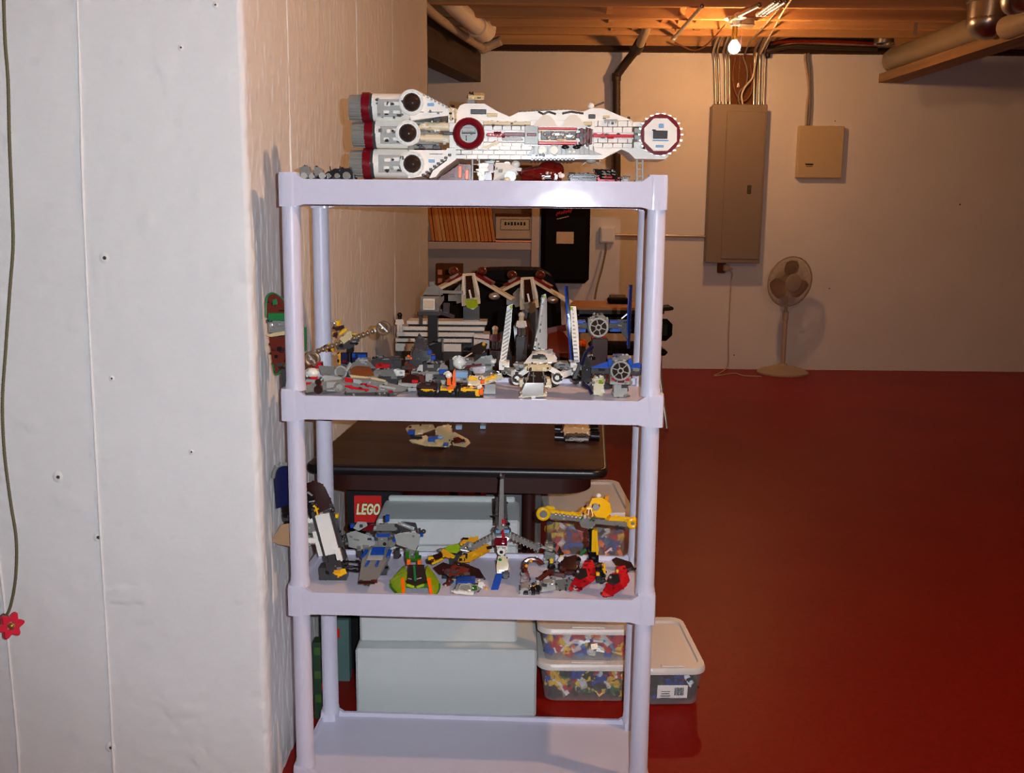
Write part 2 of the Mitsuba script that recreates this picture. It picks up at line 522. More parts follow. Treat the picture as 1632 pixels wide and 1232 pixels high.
shelf = thing('shelving_unit', 'lavender-white plastic four-tier shelving unit full of toy models beside the concrete wall', 'shelf')
RIM, COR = 0.0455, 0.0585
for k, z in enumerate(ZS):
    wl_, wr_ = ((0, 0), (-.007, .006), (-.0055, .004), (-.005, .004))[k]
    x0, x1 = SX + wl_, SX + SW + wr_
    y0, y1 = SY, SY + SD
    zt = z - .0115
    zb_ = z - COR + .004
    b = B()

    # four skirt panels with a bead along the lower edge
    def slab(xa, ya, xb, yb, zl, zh, b=b):
        c = []
        for x in (xa, xb):
            for y in (ya, yb):
                for zz in (zl, zh):
                    c.append(sp(x, y, zz))
        b.hull(c)
    slab(x0 + .03, y0 + .001, x1 - .03, y0 + .008, zb_ , zt)
    sk = part('tier', b, 'shelf_plastic', shelf)
    for q in ((x0 + .03, y1 - .008, x1 - .03, y1 - .001), (x0 + .001, y0 + .03, x0 + .008, y1 - .03), (x1 - .008, y0 + .03, x1 - .001, y1 - .03)):
        b = B()
        slab(*q, zb_, zt, b)
        part('rim', b, 'shelf_matte', sk)
    b = B()
    slab(x0 + .006, y0 + .006, x1 - .006, y1 - .006, zt - .014, zt - .009, b)
    nx = 12
    for q in range(nx):                       # moulded ribs under the deck
        xx = x0 + .04 + (x1 - x0 - .08) * q / (nx - 1)
        slab(xx - .0015, y0 + .01, xx + .0015, y1 - .01, zt - .03, zt - .013, b)
    part('deck', b, 'shelf_matte', sk)
    for cx, sx_ in ((x0, 1), (x1, -1)):
        for cy, sy_ in ((y0, 1), (y1, -1)):
            b = B()
            L, Wd = .036, .034
            ox = np.array([cx + sx_ * L / 2, cy + sy_ * Wd / 2])
            pts = []
            for zz, dl in ((z, 0), (z - .006, 0), (zb_ - .004, 0)):
                for aa in np.linspace(0, 2 * np.pi, 24, endpoint=False):
                    ca, sa = math.cos(aa), math.sin(aa)
                    p_ = 5.0
                    rr = (abs(ca) ** p_ + abs(sa) ** p_) ** (-1 / p_)
                    sc = .93 if zz == z else 1.0
                    x, y = ox[0] + rr * ca * L / 2 * sc, ox[1] + rr * sa * Wd / 2 * sc
                    pts.append(sp(x, y, zz))
            b.hull(pts)
            # the gusset that runs from the raised corner down to the rim
            g = [(cx + sx_ * L * .8, zz) for zz in (z, zb_ - .004)] + [(cx + sx_ * (L + .010), zz) for zz in (zt, zb_)]
            yy = (cy + sy_ * .0005, cy + sy_ * .009)
            b.hull([sp(x, y, zz) for x, zz in g for y in yy])
            part('corner_socket', b, 'shelf_plastic', sk, 40)
for k in range(3):
    zt_, zb_ = ZS[k] - COR + .002, ZS[k + 1] - .004
    dx = (-.005, -.009, -.008)[k]
    for cx, sx_ in ((SX, 1), (SX + SW, -1)):
        for cy, sy_ in ((SY, 1), (SY + SD, -1)):
            x, y = cx + sx_ * (.0205 + dx * .5), cy + sy_ * .0195
            x, y, _ = sp(x, y, 0)
            b = B().lathe((x, y, zb_), (0, 0, 1), [(0, 0), (0, .0185), (.012, .0180), (.016, .0170), (zt_ - zb_ - .03, .0162), (zt_ - zb_, .0158), (zt_ - zb_, 0)], 32)
            part('post', b, 'shelf_matte', shelf, 35)
for cx, sx_ in ((SX, 1), (SX + SW, -1)):
    for cy, sy_ in ((SY, 1), (SY + SD, -1)):
        y = cy + sy_ * .0195
        part('foot', B().cyl(sp(cx + sx_ * .021, y, 0), sp(cx + sx_ * .021, y, ZS[3] - .05), .0165, n=24), 'shelf_plastic', shelf, 35)
# ------------------------------------------------------------------ pipes, ducts and electrics
mat('galvanised', (172, 170, 166), 0.28, 0.5, 0.95)
mat('duct_tan', (172, 158, 138), 0.5, 0.4)
mat('duct_grey', (152, 142, 124), 0.42, 0.5, 0.3)
mat('pvc', (222, 214, 196), 0.4, 0.5)
mat('dark_iron', (52, 42, 36), 0.5, 0.4)
mat('emt', (205, 200, 190), 0.32, 0.5, 0.85)
mat('copper', (170, 92, 60), 0.35, 0.5, 0.9)
mat('red_pex', (112, 28, 20), 0.4, 0.5)
mat('black_rubber', (26, 24, 24), 0.55, 0.4)
mat('cable_white', (214, 204, 186), 0.5, 0.4)
mat('cable_grey', (120, 112, 100), 0.6, 0.3)
mat('panel_grey', (128, 117, 104), 0.45, 0.4)
mat('panel_dark', (70, 62, 54), 0.5, 0.4)
mat('box_tan', (188, 170, 136), 0.5, 0.4)
mat('box_grey', (226, 232, 234), 0.5, 0.4)
mat('plywood_dark', (104, 66, 40), 0.8, 0.1)
mat('ink', (40, 36, 34), 0.7, 0.2)


def W(px, py, Y):
    return at(px, py, Y)


# plastic drain pipe at the upper left, with a coupling and an elbow
t = thing('drain_pipe', 'fat beige plastic drain pipe under the joists at the upper left', 'pipe')
p = [W(650, -70, 5.6), W(700, -14, 6.0), W(742, 26, 6.35), W(765, 47, 6.55)]
part('pipe', B().tube(p, .056, 18, 4), 'pvc', t, True)
d = (p[3] - p[2]) / np.linalg.norm(p[3] - p[2])
part('coupling', B().lathe(p[3] - d * .05, d, [(0, .054), (0, .066), (.075, .066), (.08, .069), (.1, .069), (.1, .054)], 24), 'pvc', t, 35)
e = p[3] + d * .05
part('elbow', B().tube([e - d * .03, e + d * .02, e + d * .07 + [0, 0, .03], e + d * .09 + [0, 0, .10], e + d * .09 + [0, 0, .22]], .053, 16, 5), 'pvc', t, True)
t = thing('water_pipe', 'thinner tan pipe running below the fat drain pipe at the upper left', 'pipe')
p = [atz(640, -30, ZJ - .05), atz(690, 22, ZJ - .05), atz(740, 58, ZJ - .05), atz(768, 76, ZJ - .05)]
part('pipe', B().tube(p, .027, 12, 4), 'duct_tan', t, True)
d = (p[3] - p[2]) / np.linalg.norm(p[3] - p[2])
part('elbow', B().tube([p[3], p[3] + d * .04, p[3] + d * .06 + [.05, 0, .03], p[3] + d * .06 + [.12, 0, .06]], .034, 12, 4), 'duct_tan', t, True)
# vent pipe that comes down from the joists, jogs left and drops along the far wall
t = thing('vent_pipe', 'dark iron pipe that slopes from the joists and drops down the far wall', 'pipe')
p = [W(1060, -40, 6.2), W(1034, 34, 6.72), W(1018, 76, 7.12)]
part('pipe', B().tube(p, .031, 14, 4), 'duct_tan', t, True, label='lighter upper run under the joists')
part('hub', B().cyl(W(1021, 68, 7.06), W(1014, 80, 7.15), .040, n=18), 'dark_iron', t, 30)
part('offset', B().tube([W(1015, 79, 7.14), W(1004, 92, 7.22), W(988, 113, 7.27), W(983, 121, 7.28)], .030, 14, 4), 'dark_iron', t, True)
part('hub', B().lathe(W(982.5, 117, 7.285), (0, 0, -1), [(0, .02), (0, .034), (.05, .034), (.05, .02)], 18), 'dark_iron', t, 30)
part('drop', B().tube([W(982.5, 122, 7.285), W(982.6, 205, 7.29), W(983, 300, 7.30), W(983, 303, 7.33), W(983, 304, 7.37)], .0285, 14), 'dark_iron', t, True)
# thin conduits under the joists
for k, (a, b2, r, m, lab) in enumerate((((1120, -16, 5.9), (1074, 68, 6.9), .012, 'emt', 'thin metal conduit under the joists left of the bulb'), ((1212, -22, 5.85), (1176, 8, 6.16), .014, 'emt', 'short bright conduit that ends above the bulb'))):
    t = thing('conduit', lab, 'conduit')
    a, b2 = W(*a), W(*b2)
    a[2] = b2[2] = ZJ - .015
    part('pipe', B().tube([a, (a + b2) / 2, b2] if k == 0 else [a, b2, b2 + [-.02, .03, -.006], b2 + [-.02, .09, -.012]], r, 10), m, t, True)
    part('coupling', B().cyl(b2 - [0, .02, 0], b2 + [0, .03, 0], r * 1.35, n=12), m, t, 30)
grp = 'conduits slanting up to the joists right of the bulb'
for k, (x0, x1) in enumerate(((1208, 1236), (1214, 1244), (1220, 1253))):
    a, b2 = W(x0, 20, 6.1), W(x1, -12, 5.75)
    a[2] = b2[2] = ZJ - .018 - .0
    t = thing('conduit', ('left', 'middle', 'right')[k] + ' one of the three bright conduits side by side right of the bulb', 'conduit', grp)
    part('pipe', B().tube([a, b2], .0115, 10), 'emt', t, True)
    part('coupling', B().cyl(a, a + (b2 - a) * .1, .0155, n=12), 'emt', t, 30)
t = thing('junction_box', 'steel junction box on a joist beside the bulb holder', 'box')
c = W(1190, 21, 6.3)
part('box', B().box((c[0], c[1], ZJ - .022), (.085, .085, .042), bev=.004), 'galvanised', t)
part('cover', B().box((c[0], c[1], ZJ - .045), (.1, .1, .004), bev=.002), 'galvanised', t)
t = thing('pull_chain', 'beaded pull chain hanging from the bulb holder', 'chain')
b = B()
q0, q1 = np.array([BULB[0] + .034, BULB[1] - .04, ZJ - .04]), W(1177, 132, 6.24)
for u in np.linspace(0, 1, 46):
    b.sphere(q0 + (q1 - q0) * u, .0022, 4)
part('chain', b, 'emt', t, True)
part('bell', B().lathe(q1, (0, 0, -1), [(0, 0), (.002, .004), (.012, .007), (.026, .010), (.028, 0)], 12), 'cable_white', t, 35)

# electrical panel, its backboard, conduits and loose cables
YP = YW - .12
p0, p1 = W(1135, 166, YP), W(1223.5, 166, YP)
p1[2] = W(1130, 419, YP)[2]
cx, wx = (p0[0] + p1[0]) / 2, p1[0] - p0[0]
t = thing('electrical_panel', 'tall grey electrical panel with a small latch on the far wall', 'electrical panel')
zc, hz = (p0[2] + p1[2]) / 2, p0[2] - p1[2]
part('cabinet', B().box((cx, YP + .06, zc), (wx - .012, .115, hz - .01), bev=.004), 'panel_grey', t)
part('cover', B().box((cx, YP - .002, zc), (wx, .012, hz), bev=.004), 'panel_grey', t)
dx0 = W(1153, 300, YP)[0]
part('door', B().box(((dx0 + cx + wx / 2 - .012) / 2, YP - .010, zc - .01), (cx + wx / 2 - .012 - dx0, .010, hz * .93), bev=.003), 'panel_grey', t)
lt = W(1194, 302, YP - .016)
k = f'{t}__door'
part('latch', B().box(lt, (.030, .010, .062), bev=.003).box(lt + [0, -.006, .006], (.016, .006, .03), bev=.002), 'panel_dark', k, label='dark latch')
t = thing('backboard', 'dark plywood backboard on the far wall above the electrical panel', 'board')
q0, q1 = W(1163, 88, YW), W(1203, 168, YW)
part('board', B().box(((q0[0] + q1[0]) / 2, YW - .011, (q0[2] + q1[2]) / 2), (q1[0] - q0[0], .02, q0[2] - q1[2]), bev=.002), 'plywood_dark', t)
grp = 'conduits that rise from the electrical panel'
names = {1141: 'leftmost', 1147: 'second', 1157: 'third', 1163: 'fourth', 1201: 'fifth', 1209: 'sixth', 1217: 'rightmost'}
for x, nm in names.items():
    a, b2 = W(x, 170, YW - .045), W(x + (1176 - x) * -.06, 96, YW - .045)
    top = W(x - 3 if x < 1180 else x + 3, 78, YW - .10)
    t = thing('panel_conduit', f'{nm} of the metal conduits rising from the top of the electrical panel', 'conduit', grp)
    part('pipe', B().tube([a, a + (b2 - a) * .5, b2, top, top + [0, -.25, .09]], .0105 if x not in (1147, 1217) else .008, 10, 3), 'emt', t, True)
    part('connector', B().cyl(a, a + [0, 0, .035], .0125, n=12), 'galvanised', t, 30)
mat('cable_brown', (128, 82, 58), 0.6, 0.3)
for k, (pts, m, lab) in enumerate((
        ([(1172, 92), (1168, 118), (1170, 140), (1178, 158), (1188, 160), (1197, 148), (1199, 128), (1196, 104)], 'cable_brown', 'brown cable loop hanging in front of the dark backboard'),
        ([(1184, 90), (1191, 112), (1189, 134), (1179, 146), (1177, 160), (1181, 168)], 'cable_grey', 'grey cable curling down into the panel top'),
        ([(1206, 84), (1203, 106), (1199, 124), (1188, 138), (1182, 152), (1184, 168)], 'cable_white', 'pale cable dropping across the dark backboard'))):
    solo('cable', B().tube([W(x, y, YW - .06 - .02 * k) for x, y in pts], .0065, 8, 5), m, lab, 'cable', smooth=True)
for k, (pts, m, r, lab) in enumerate((
        ([(1262, -2, 5.75), (1246, 22, 6.2), (1232, 48, 6.7), (1222, 66, 7.0), (1212, 86, 7.22)], 'cable_white', .006, 'loose pale cable slanting down from the joists to the panel'),
        ([(1252, 0, 5.75), (1236, 20, 6.1), (1214, 46, 6.6), (1196, 66, 6.95), (1186, 88, 7.24)], 'cable_grey', .006, 'grey cable slanting down from the joists behind the bulb'),
        ([(1156, 40, 6.4), (1136, 62, 6.9), (1120, 76, 7.15), (1104, 80, 7.25), (1088, 74, 7.25), (1076, 68, 7.2)], 'cable_brown', .006, 'brown cable sagging along the top of the far wall'))):
    solo('cable', B().tube([W(*q) for q in pts], r, 8, 5), m, lab, 'cable', smooth=True)
for k, (pts, m, r, lab) in enumerate((
        ([(1224, 92), (1224, 78), (1238, 69), (1270, 63), (1330, 62), (1402, 62)], 'black_rubber', .018, 'black pipe along the top of the far wall right of the panel'),
        ([(1218, 70), (1260, 66), (1330, 66), (1400, 70)], 'red_pex', .012, 'red pipe along the top of the far wall'),
        ([(1222, 82), (1260, 74), (1300, 75), (1398, 78)], 'dark_iron', .016, 'dark lower pipe along the top of the far wall'))):
    yy = YW - .07 - .045 * k
    solo('wall_pipe', B().tube([W(x, y, yy) for x, y in pts], r, 10, 4), m, lab, 'pipe', smooth=True)
# outlet with plug below the panel
t = thing('power_outlet', 'small brown outlet box with a plug just under the electrical panel', 'outlet')
c = W(1150, 426, YW - .03)
part('box', B().box(c + [.0, .005, 0], (.055, .055, .085), bev=.004), 'plywood_dark', t)
part('plug', B().box(c + [.028, -.035, -.002], (.044, .04, .05), bev=.008).cyl(c + [.045, -.03, -.005], c + [.075, -.03, -.012], .008, n=10), 'box_tan', t, label='tan plug')
cord = [(1160, 428), (1167, 436), (1165, 450), (1163, 490), (1161, 540), (1161, 575), (1157, 587)]
pts = [W(x, y, YW - .03) for x, y in cord]
g = [(1148, 594), (1138, 599), (1150, 598), (1170, 595), (1186, 599), (1214, 600)]
pts += [atz(x, y, .004) for x, y in g]
solo('fan_cord', B().tube(pts, .0042, 6, 5), 'box_tan', 'thin pale fan cord running from the outlet down the wall to the floor', 'cord', smooth=True)
# tan box with its cable
YB = YW - .055
q0, q1 = W(1274.5, 200, YB), W(1347, 200, YB)
q1[2] = W(1310, 284, YB)[2]
t = thing('wall_box', 'square tan utility box with a small label right of the electrical panel', 'box')
part('body', B().box(((q0[0] + q1[0]) / 2, YB + .027, (q0[2] + q1[2]) / 2), (q1[0] - q0[0], .055, q0[2] - q1[2]), bev=.006), 'box_tan', t)
c = W(1290, 262, YB - .001)
part('label', B().box(c, (.058, .002, .012)), 'ink', t, label='dark printed strip')
part('label', B().box(c + [0, 0, -.014], (.046, .002, .005)), 'ink', t)
for k, off in enumerate((0, 5)):
    pts = [(1284 + off, 200), (1286 + off, 170), (1289 + off * .4, 140), (1285 + off, 110), (1283 + off, 88), (1291 + off, 70)]
    solo('cable', B().tube([W(x, y, YW - .018 - .02 * (k + (i == 5))) for i, (x, y) in enumerate(pts)], .0085, 8, 5), 'cable_grey' if k else 'duct_tan', ('tan cable', 'grey cable')[k] + ' dropping from the joists to the tan utility box', 'cable', smooth=True)
# grey outlet box on the far wall with conduit and cord
t = thing('outlet_box', 'light grey square outlet box on the far wall seen through the top shelf opening', 'outlet')
c = W(968, 374.5, YW - .05)
part('body', B().box(c + [0, .025, 0], (.112, .05, .122), bev=.008), 'box_grey', t)
part('cover', B().box(c + [0, -.002, 0], (.09, .006, .10), bev=.004), 'box_grey', t)
solo('wall_conduit', B().tube([W(978, 374.5, YW - .02), W(1050, 375.5, YW - .02), W(1128, 377, YW - .02)], .0105, 10, 3), 'emt', 'thin horizontal conduit between the grey outlet box and the electrical panel', 'conduit', smooth=True)
solo('cord', B().tube([W(966, 388, YW - .05), W(965, 402, YW - .07), W(959, 430, YW - .10), W(952, 455, YW - .16), W(948, 476, YW - .25)], .0075, 8, 5), 'cable_grey', 'grey cord hanging from the grey outlet box', 'cord', smooth=True)

# ducts at the upper right
t = thing('round_duct', 'long round metal duct along the beam at the upper right', 'duct')
A0 = BEAM_A + [.078, -.06, .148]
duct = lambda u: A0 + BEAM_D * u
part('pipe', B().tube([duct(0), duct(.7), duct(1.40)], .085, 26), 'duct_grey', t, True)
part('end_cap', B().lathe(duct(0), BEAM_D, [(-.01, 0), (-.012, .080), (.0, .089), (.05, .089), (.05, .084)], 26), 'duct_grey', t, 35)
part('joint_band', B().lathe(duct(1.26), BEAM_D, [(0, .084), (.004, .091), (.03, .091), (.034, .084)], 26), 'galvanised', t, 35)
t = thing('duct_riser', 'shiny galvanised duct elbow that rises into the joists at the upper right', 'duct')
c = duct(1.49) + [-0.13, 0, 0.0]
part('riser', B().lathe(c + [0, 0, -.02], (0, 0, 1), [(0, .10), (0, .112), (.10, .114), (.104, .120), (.12, .120), (.124, .114), (.5, .114)], 30), 'galvanised', t, 35)
part('elbow', B().sphere(c + [0, 0, -.02], (.113, .113, .10), 14), 'galvanised', t, True)
t = thing('branch_duct', 'metal duct crossing at the top right corner', 'duct')
c0, c1 = W(1614, -4, 4.7), W(1740, -34, 4.5)
part('pipe', B().tube([c0, (c0 + c1) / 2, c1, c1 + [.8, 0, .02]], .075, 24, 3), 'galvanised', t, True)
part('end_cap', B().sphere(c0, (.045, .076, .076), 12), 'galvanised', t, True)
t = thing('return_duct', 'tan duct end poking out along the beam at the right edge', 'duct')
c0, c1 = W(1606, 44, 5.45), W(1720, 0, 4.7)
part('pipe', B().tube([c0, c1], .062, 20), 'duct_tan', t, True)
part('end_cap', B().sphere(c0, (.03, .062, .062), 10), 'duct_tan', t, True)
t = thing('duct_collar', 'short shiny duct collar between the joists left of the long duct', 'duct')
c = W(1409, 60, 7.0)
part('collar', B().lathe(c, (0, 0, 1), [(-.04, .05), (-.04, .066), (.0, .066), (.004, .07), (.012, .07), (.016, .066), (.12, .066)], 22), 'galvanised', t, 35)
solo('duct_strap', B().bar(W(1461, 22, 6.4), W(1459, 56, 6.55), .022, .003), 'emt', 'thin metal strap holding the long duct to a joist', 'strap')

# pedestal fan
mat('fan_cream', (168, 152, 130), 0.45, 0.4)
mat('fan_blade', (112, 78, 66), 0.35, 0.5)
t = thing('pedestal_fan', 'cream pedestal fan with dark blades standing against the far wall', 'fan')
c = atz(1245, 594, 0.0)
c[1] = min(c[1], YW - .19)
k = part('base', B().lathe(c, (0, 0, 1), [(0, 0), (0, .185), (.012, .186), (.03, .165), (.052, .09), (.062, .04), (.075, .03), (.075, 0)], 36), 'fan_cream', t, 30)
hd = W(1259, 449, c[1] - .03)
part('pole', B().cyl(c + [0, 0, .07], (c[0], c[1], .42), .017, n=16).cyl((c[0], c[1], .40), (c[0], c[1], .46), .022, n=16).cyl((c[0], c[1], .46), (c[0], c[1] + .02, hd[2] - .03), .012, n=14), 'fan_cream', t, 30)
ax = np.array([.30, -.93, -.12]); ax /= np.linalg.norm(ax)
part('motor', B().lathe(hd - ax * .13, ax, [(0, 0), (.0, .045), (.03, .06), (.09, .06), (.105, .02), (.15, .008)], 20), 'fan_cream', t, 35)
RG = .183
a1, b1, _ = frame(ax)
for s_, dz in ((0, -.045), (1, .04)):
    b = B()
    for q in range(84):
        an = q * 2 * math.pi / 84
        rad = math.cos(an) * a1 + math.sin(an) * b1
        b.tube([hd + ax * dz + rad * .05, hd + ax * (dz + (.012 if s_ else -.012)) + rad * .11, hd + ax * (dz * .75) + rad * .16, hd + rad * RG], .0014, 4)
    for rr, zz in ((.09, dz * 1.2), (.14, dz)):
        b.torus(hd + ax * zz, ax, rr, .0013, 36, 4)
    part('guard', b, 'fan_cream', t)
part('guard_rim', B().torus(hd, ax, RG, .005, 44, 8), 'fan_cream', t, True)
part('hub_badge', B().lathe(hd + ax * .045, ax, [(-.004, 0), (-.004, .066), (.004, .064), (.008, .04), (.009, 0)], 30), 'fan_cream', t, 35)
for q in range(3):
    an0 = q * 2 * math.pi / 3 + .5
    V, Fc = [], []
    for i, rr in enumerate(np.linspace(.03, .155, 9)):
        u = (rr - .03) / .125
        half = .30 + .55 * math.sin(math.pi * min(u * .75 + .12, 1))
        for j, w in enumerate(np.linspace(-1, 1, 8)):
            an = an0 + w * half * (1 - .25 * u)
            V.append(hd + (math.cos(an) * a1 + math.sin(an) * b1) * rr + ax * (.018 * w - .004))
    for i in range(8):
        for j in range(7):
            p_, q_ = i * 8 + j, i * 8 + j + 1
            Fc += [[p_, p_ + 8, q_], [q_, p_ + 8, q_ + 8]]
    V = np.array(V); n_ = len(V); Fc = np.array(Fc)
    part('blade', B().add(np.vstack([V, V - ax * .002]), np.vstack([Fc, Fc[:, ::-1] + n_])), 'fan_blade', t, label='dark blade')

# hanging wire and red valve wheel at the left edge
mat('wire', (96, 92, 66), 0.6, 0.3)
mat('valve_red', (196, 34, 58), 0.35, 0.5)
wp = [(10, -520), (4, -330), (9, -160), (6, -30), (8, 60), (13, 130), (15, 220), (19, 320), (21, 390), (16, 460), (9, 560), (4, 640), (7, 720), (17, 800), (26, 860), (25, 920), (17, 965), (8, 985)]
solo('hanging_wire', B().tube([W(x, y, YC - .014) for x, y in wp], .0027, 7, 6), 'wire', 'thin olive wire hanging down the white wall at the left edge', 'wire', smooth=True)
t = thing('valve', 'red six-lobed valve wheel at the left edge of the photo', 'valve')
c = W(16.5, 997, YC - .05)
va = np.array([.80, -.58, .12]); va /= np.linalg.norm(va)
aa, bb, _ = frame(va)
n = 72
u = np.arange(n) * 2 * np.pi / n
ro = .0205 + .0042 * np.cos(6 * u)
ri = np.full(n, .0075)
outer = [c + va * h + (np.cos(u) * (ro - k_))[:, None] * aa + (np.sin(u) * (ro - k_))[:, None] * bb for h, k_ in ((-.0045, .0015), (-.003, 0), (.003, 0), (.0045, .0015))]
inner = [c + va * h + (np.cos(u) * ri)[:, None] * aa + (np.sin(u) * ri)[:, None] * bb for h in (.0038, -.0038)]
loops = outer + inner
V = np.vstack(loops); Fc = []
i, j = np.arange(n), (np.arange(n) + 1) % n
for q in range(6):
    r_ = (q + 1) % 6
    Fc += [np.stack([i + q * n, j + q * n, j + r_ * n], 1), np.stack([i + q * n, j + r_ * n, i + r_ * n], 1)]
part('wheel', B().add(*fixed(V, np.vstack(Fc))), 'valve_red', t, 40)
part('stem', B().cyl(c - va * .045, c + va * .005, .0045, n=12).sphere(c + va * .005, .006, 8), 'brass', t, True)
part('body', B().cyl(c - va * .045 + [-.05, 0, -.004], c - va * .035, .0085, n=14).sphere(c - va * .042, .012, 10).cyl(c - va * .045, (c - va * .045) * [1, 0, 1] + [0, YC, 0], .008, n=12), 'dark_iron', t, 35)
# ------------------------------------------------------------------ furniture and boxes behind the shelving
def table_col(p, n, uv):
    g = fbm(p.x * 5 + p.y * 30, p.y * 4, 0.0, 3)
    return mix((0.036, 0.012, 0.0065), (0.066, 0.025, 0.013), g)


mat('table_top', proc(table_col), 0.38, 0.12)
mat('table_edge', (20, 17, 18), 0.35, 0.5)
mat('table_metal', (54, 24, 19), 0.45, 0.3)
mat('box_white', (200, 205, 202), 0.62, 0.3)
mat('lid_white', (208, 205, 200), 0.35, 0.5)
scene['tub_clear'] = {'type': 'blendbsdf', 'weight': 0.16, 'a': {'type': 'thindielectric', 'int_ior': 1.3}, 'b': {'type': 'twosided', 'bsdf': {'type': 'diffuse', 'reflectance': {'type': 'rgb', 'value': [0.66, 0.67, 0.66]}}}}
mat('carton_black', (22, 20, 24), 0.45, 0.3)
mat('carton_grey', (98, 104, 106), 0.5, 0.4)
mat('logo_red', (214, 30, 24), 0.45, 0.4)
mat('logo_yellow', (240, 200, 40), 0.5, 0.4)
mat('logo_white', (240, 240, 236), 0.5, 0.4)
mat('carton_teal', (84, 112, 108), 0.5, 0.4)
mat('carton_dark_green', (34, 62, 40), 0.5, 0.4)
mat('carton_green', (62, 92, 40), 0.5, 0.4)

# folding table
TZ = 0.583                                    # height of the table top
t = thing('folding_table', 'dark brown folding table with a black edge just behind the shelving unit', 'table')
ta, tb = math.radians(4.5), None
FL = atz(498, 741, TZ); FL[0] = -.444
FR = atz(969, 750, TZ)
ux = (FR - FL) / np.linalg.norm(FR - FL); uy = np.array([-ux[1], ux[0], 0])
uy = np.array([math.sin(ta), math.cos(ta), 0.0])
TL, TD = np.linalg.norm(FR - FL), 1.75


def tpt(a, b2, z=0.0):
    return FL + ux * a + uy * b2 + np.array([0, 0, z])


def rect_outline(a0, b0, a1, b1, r, n=6):
    out = []
    for (cx, cy, st) in ((a1 - r, b0 + r, -90), (a1 - r, b1 - r, 0), (a0 + r, b1 - r, 90), (a0 + r, b0 + r, 180)):
        for k in range(n + 1):
            an = math.radians(st + 90 * k / n)
            out.append((cx + r * math.cos(an), cy + r * math.sin(an)))
    return out


ol = rect_outline(0, 0, TL, TD, .035)
part('top', B().hull([tpt(a, b2, z) for a, b2 in rect_outline(.009, .009, TL - .009, TD - .009, .026) for z in (-.006, .0003)]), 'table_top', t)
RE = lambda q: rect_outline(q, q, TL - q, TD - q, .035 - q)
part('edge', B().hull([tpt(a, b2, z) for q, z in ((.0075, -.0005), (.0035, -.002), (.001, -.005), (0, -.009), (0, -.015), (.003, -.020), (.008, -.022)) for a, b2 in RE(q)]), 'table_edge', t, 60, label='black edge band')
ap = rect_outline(.03, .03, TL - .035, TD - .03, .07, 8)
part('apron', B().hull([tpt(a, b2, z) for a, b2 in ap for z in (-.062, -.02)]), 'table_metal', t, 30)
for b2 in (.32, TD - .3):
    for a in (.12, TL - .185):
        part('leg', B().cyl(tpt(a, b2, -.06), tpt(a, b2, -TZ + .0), .0165, n=14), 'table_metal', t, 30)
    part('brace', B().cyl(tpt(.12, b2, -.30), tpt(TL - .185, b2, -.30), .011, n=10), 'table_metal', t, 30)
    part('stay', B().bar(tpt(TL * .5, b2, -.30), tpt(TL * .5, b2 + .22, -.06), .014, .008), 'table_metal', t)

# white boxes on the floor under the table
def pxbox(x0, y0, x1, y1, Y):
    a, b2 = W(x0, (y0 + y1) / 2, Y), W(x1, (y0 + y1) / 2, Y)
    return a[0], b2[0], W((x0 + x1) / 2, y0, Y)[2], W((x0 + x1) / 2, y1, Y)[2]


def carton(name, x0, x1, z0, z1, y0, d, m, label, cat='box', lean=0, lip=True, group=None):
    t = thing(name, label, cat, group)
    b = B()
    b.hull([(x, y + lean * (z - z0), z) for x in (x0, x1) for y in (y0, y0 + d) for z in (z0, z1 - (.004 if lip else 0))])
    part('body', b, m, t)
    return t


def white_box(label, x0, x1, z0, z1, y0, d, rim=True):
    t = thing('foam_box', label, 'box')
    part('body', B().box(((x0 + x1) / 2, y0 + d / 2, (z0 + z1) / 2), (x1 - x0, d, z1 - z0), bev=.005), 'box_white', t)
    if rim:
        part('rim', B().box(((x0 + x1) / 2, y0 + d - .008, z1 + .006), (x1 - x0 - .02, .014, .014), bev=.003), 'box_white', t, label='raised white rim along the back')
    return t


YX = 2.03
x0, x1, zt, _ = pxbox(567, 1036, 855, 1145, YX)
white_box('largest white box on the floor under the table, bottom of the white stack', x0, x1, .001, zt, YX, .20, False)
YX2 = YX + .035
x0, x1 = W(573, 1000, YX2)[0], W(824, 1000, YX2)[0]
zm = W(700, 872, YX2)[2]
white_box('middle white box of the stack under the table, mostly hidden by the shelf rim', x0, x1, zt + .001, zm, YX2, .165, False)
x0, x1 = W(599, 850, YX2)[0], W(828, 850, YX2)[0]
zf = W(700, 829, YX2 + .004)[2]
white_box('topmost white box of the stack under the table', x0, x1, zm + .001, zf, YX2 + .004, .155)
t = thing('grey_bin', 'grey bin with a rounded corner just right of the topmost white box', 'bin')
gx0, gx1 = W(836, 850, 2.42)[0], W(862, 850, 2.42)[0]
part('body', B().box(((gx0 + gx1) / 2 - .05, 2.48, .225), (gx1 - gx0 + .10, .12, .446), bev=.02), 'carton_grey', t)

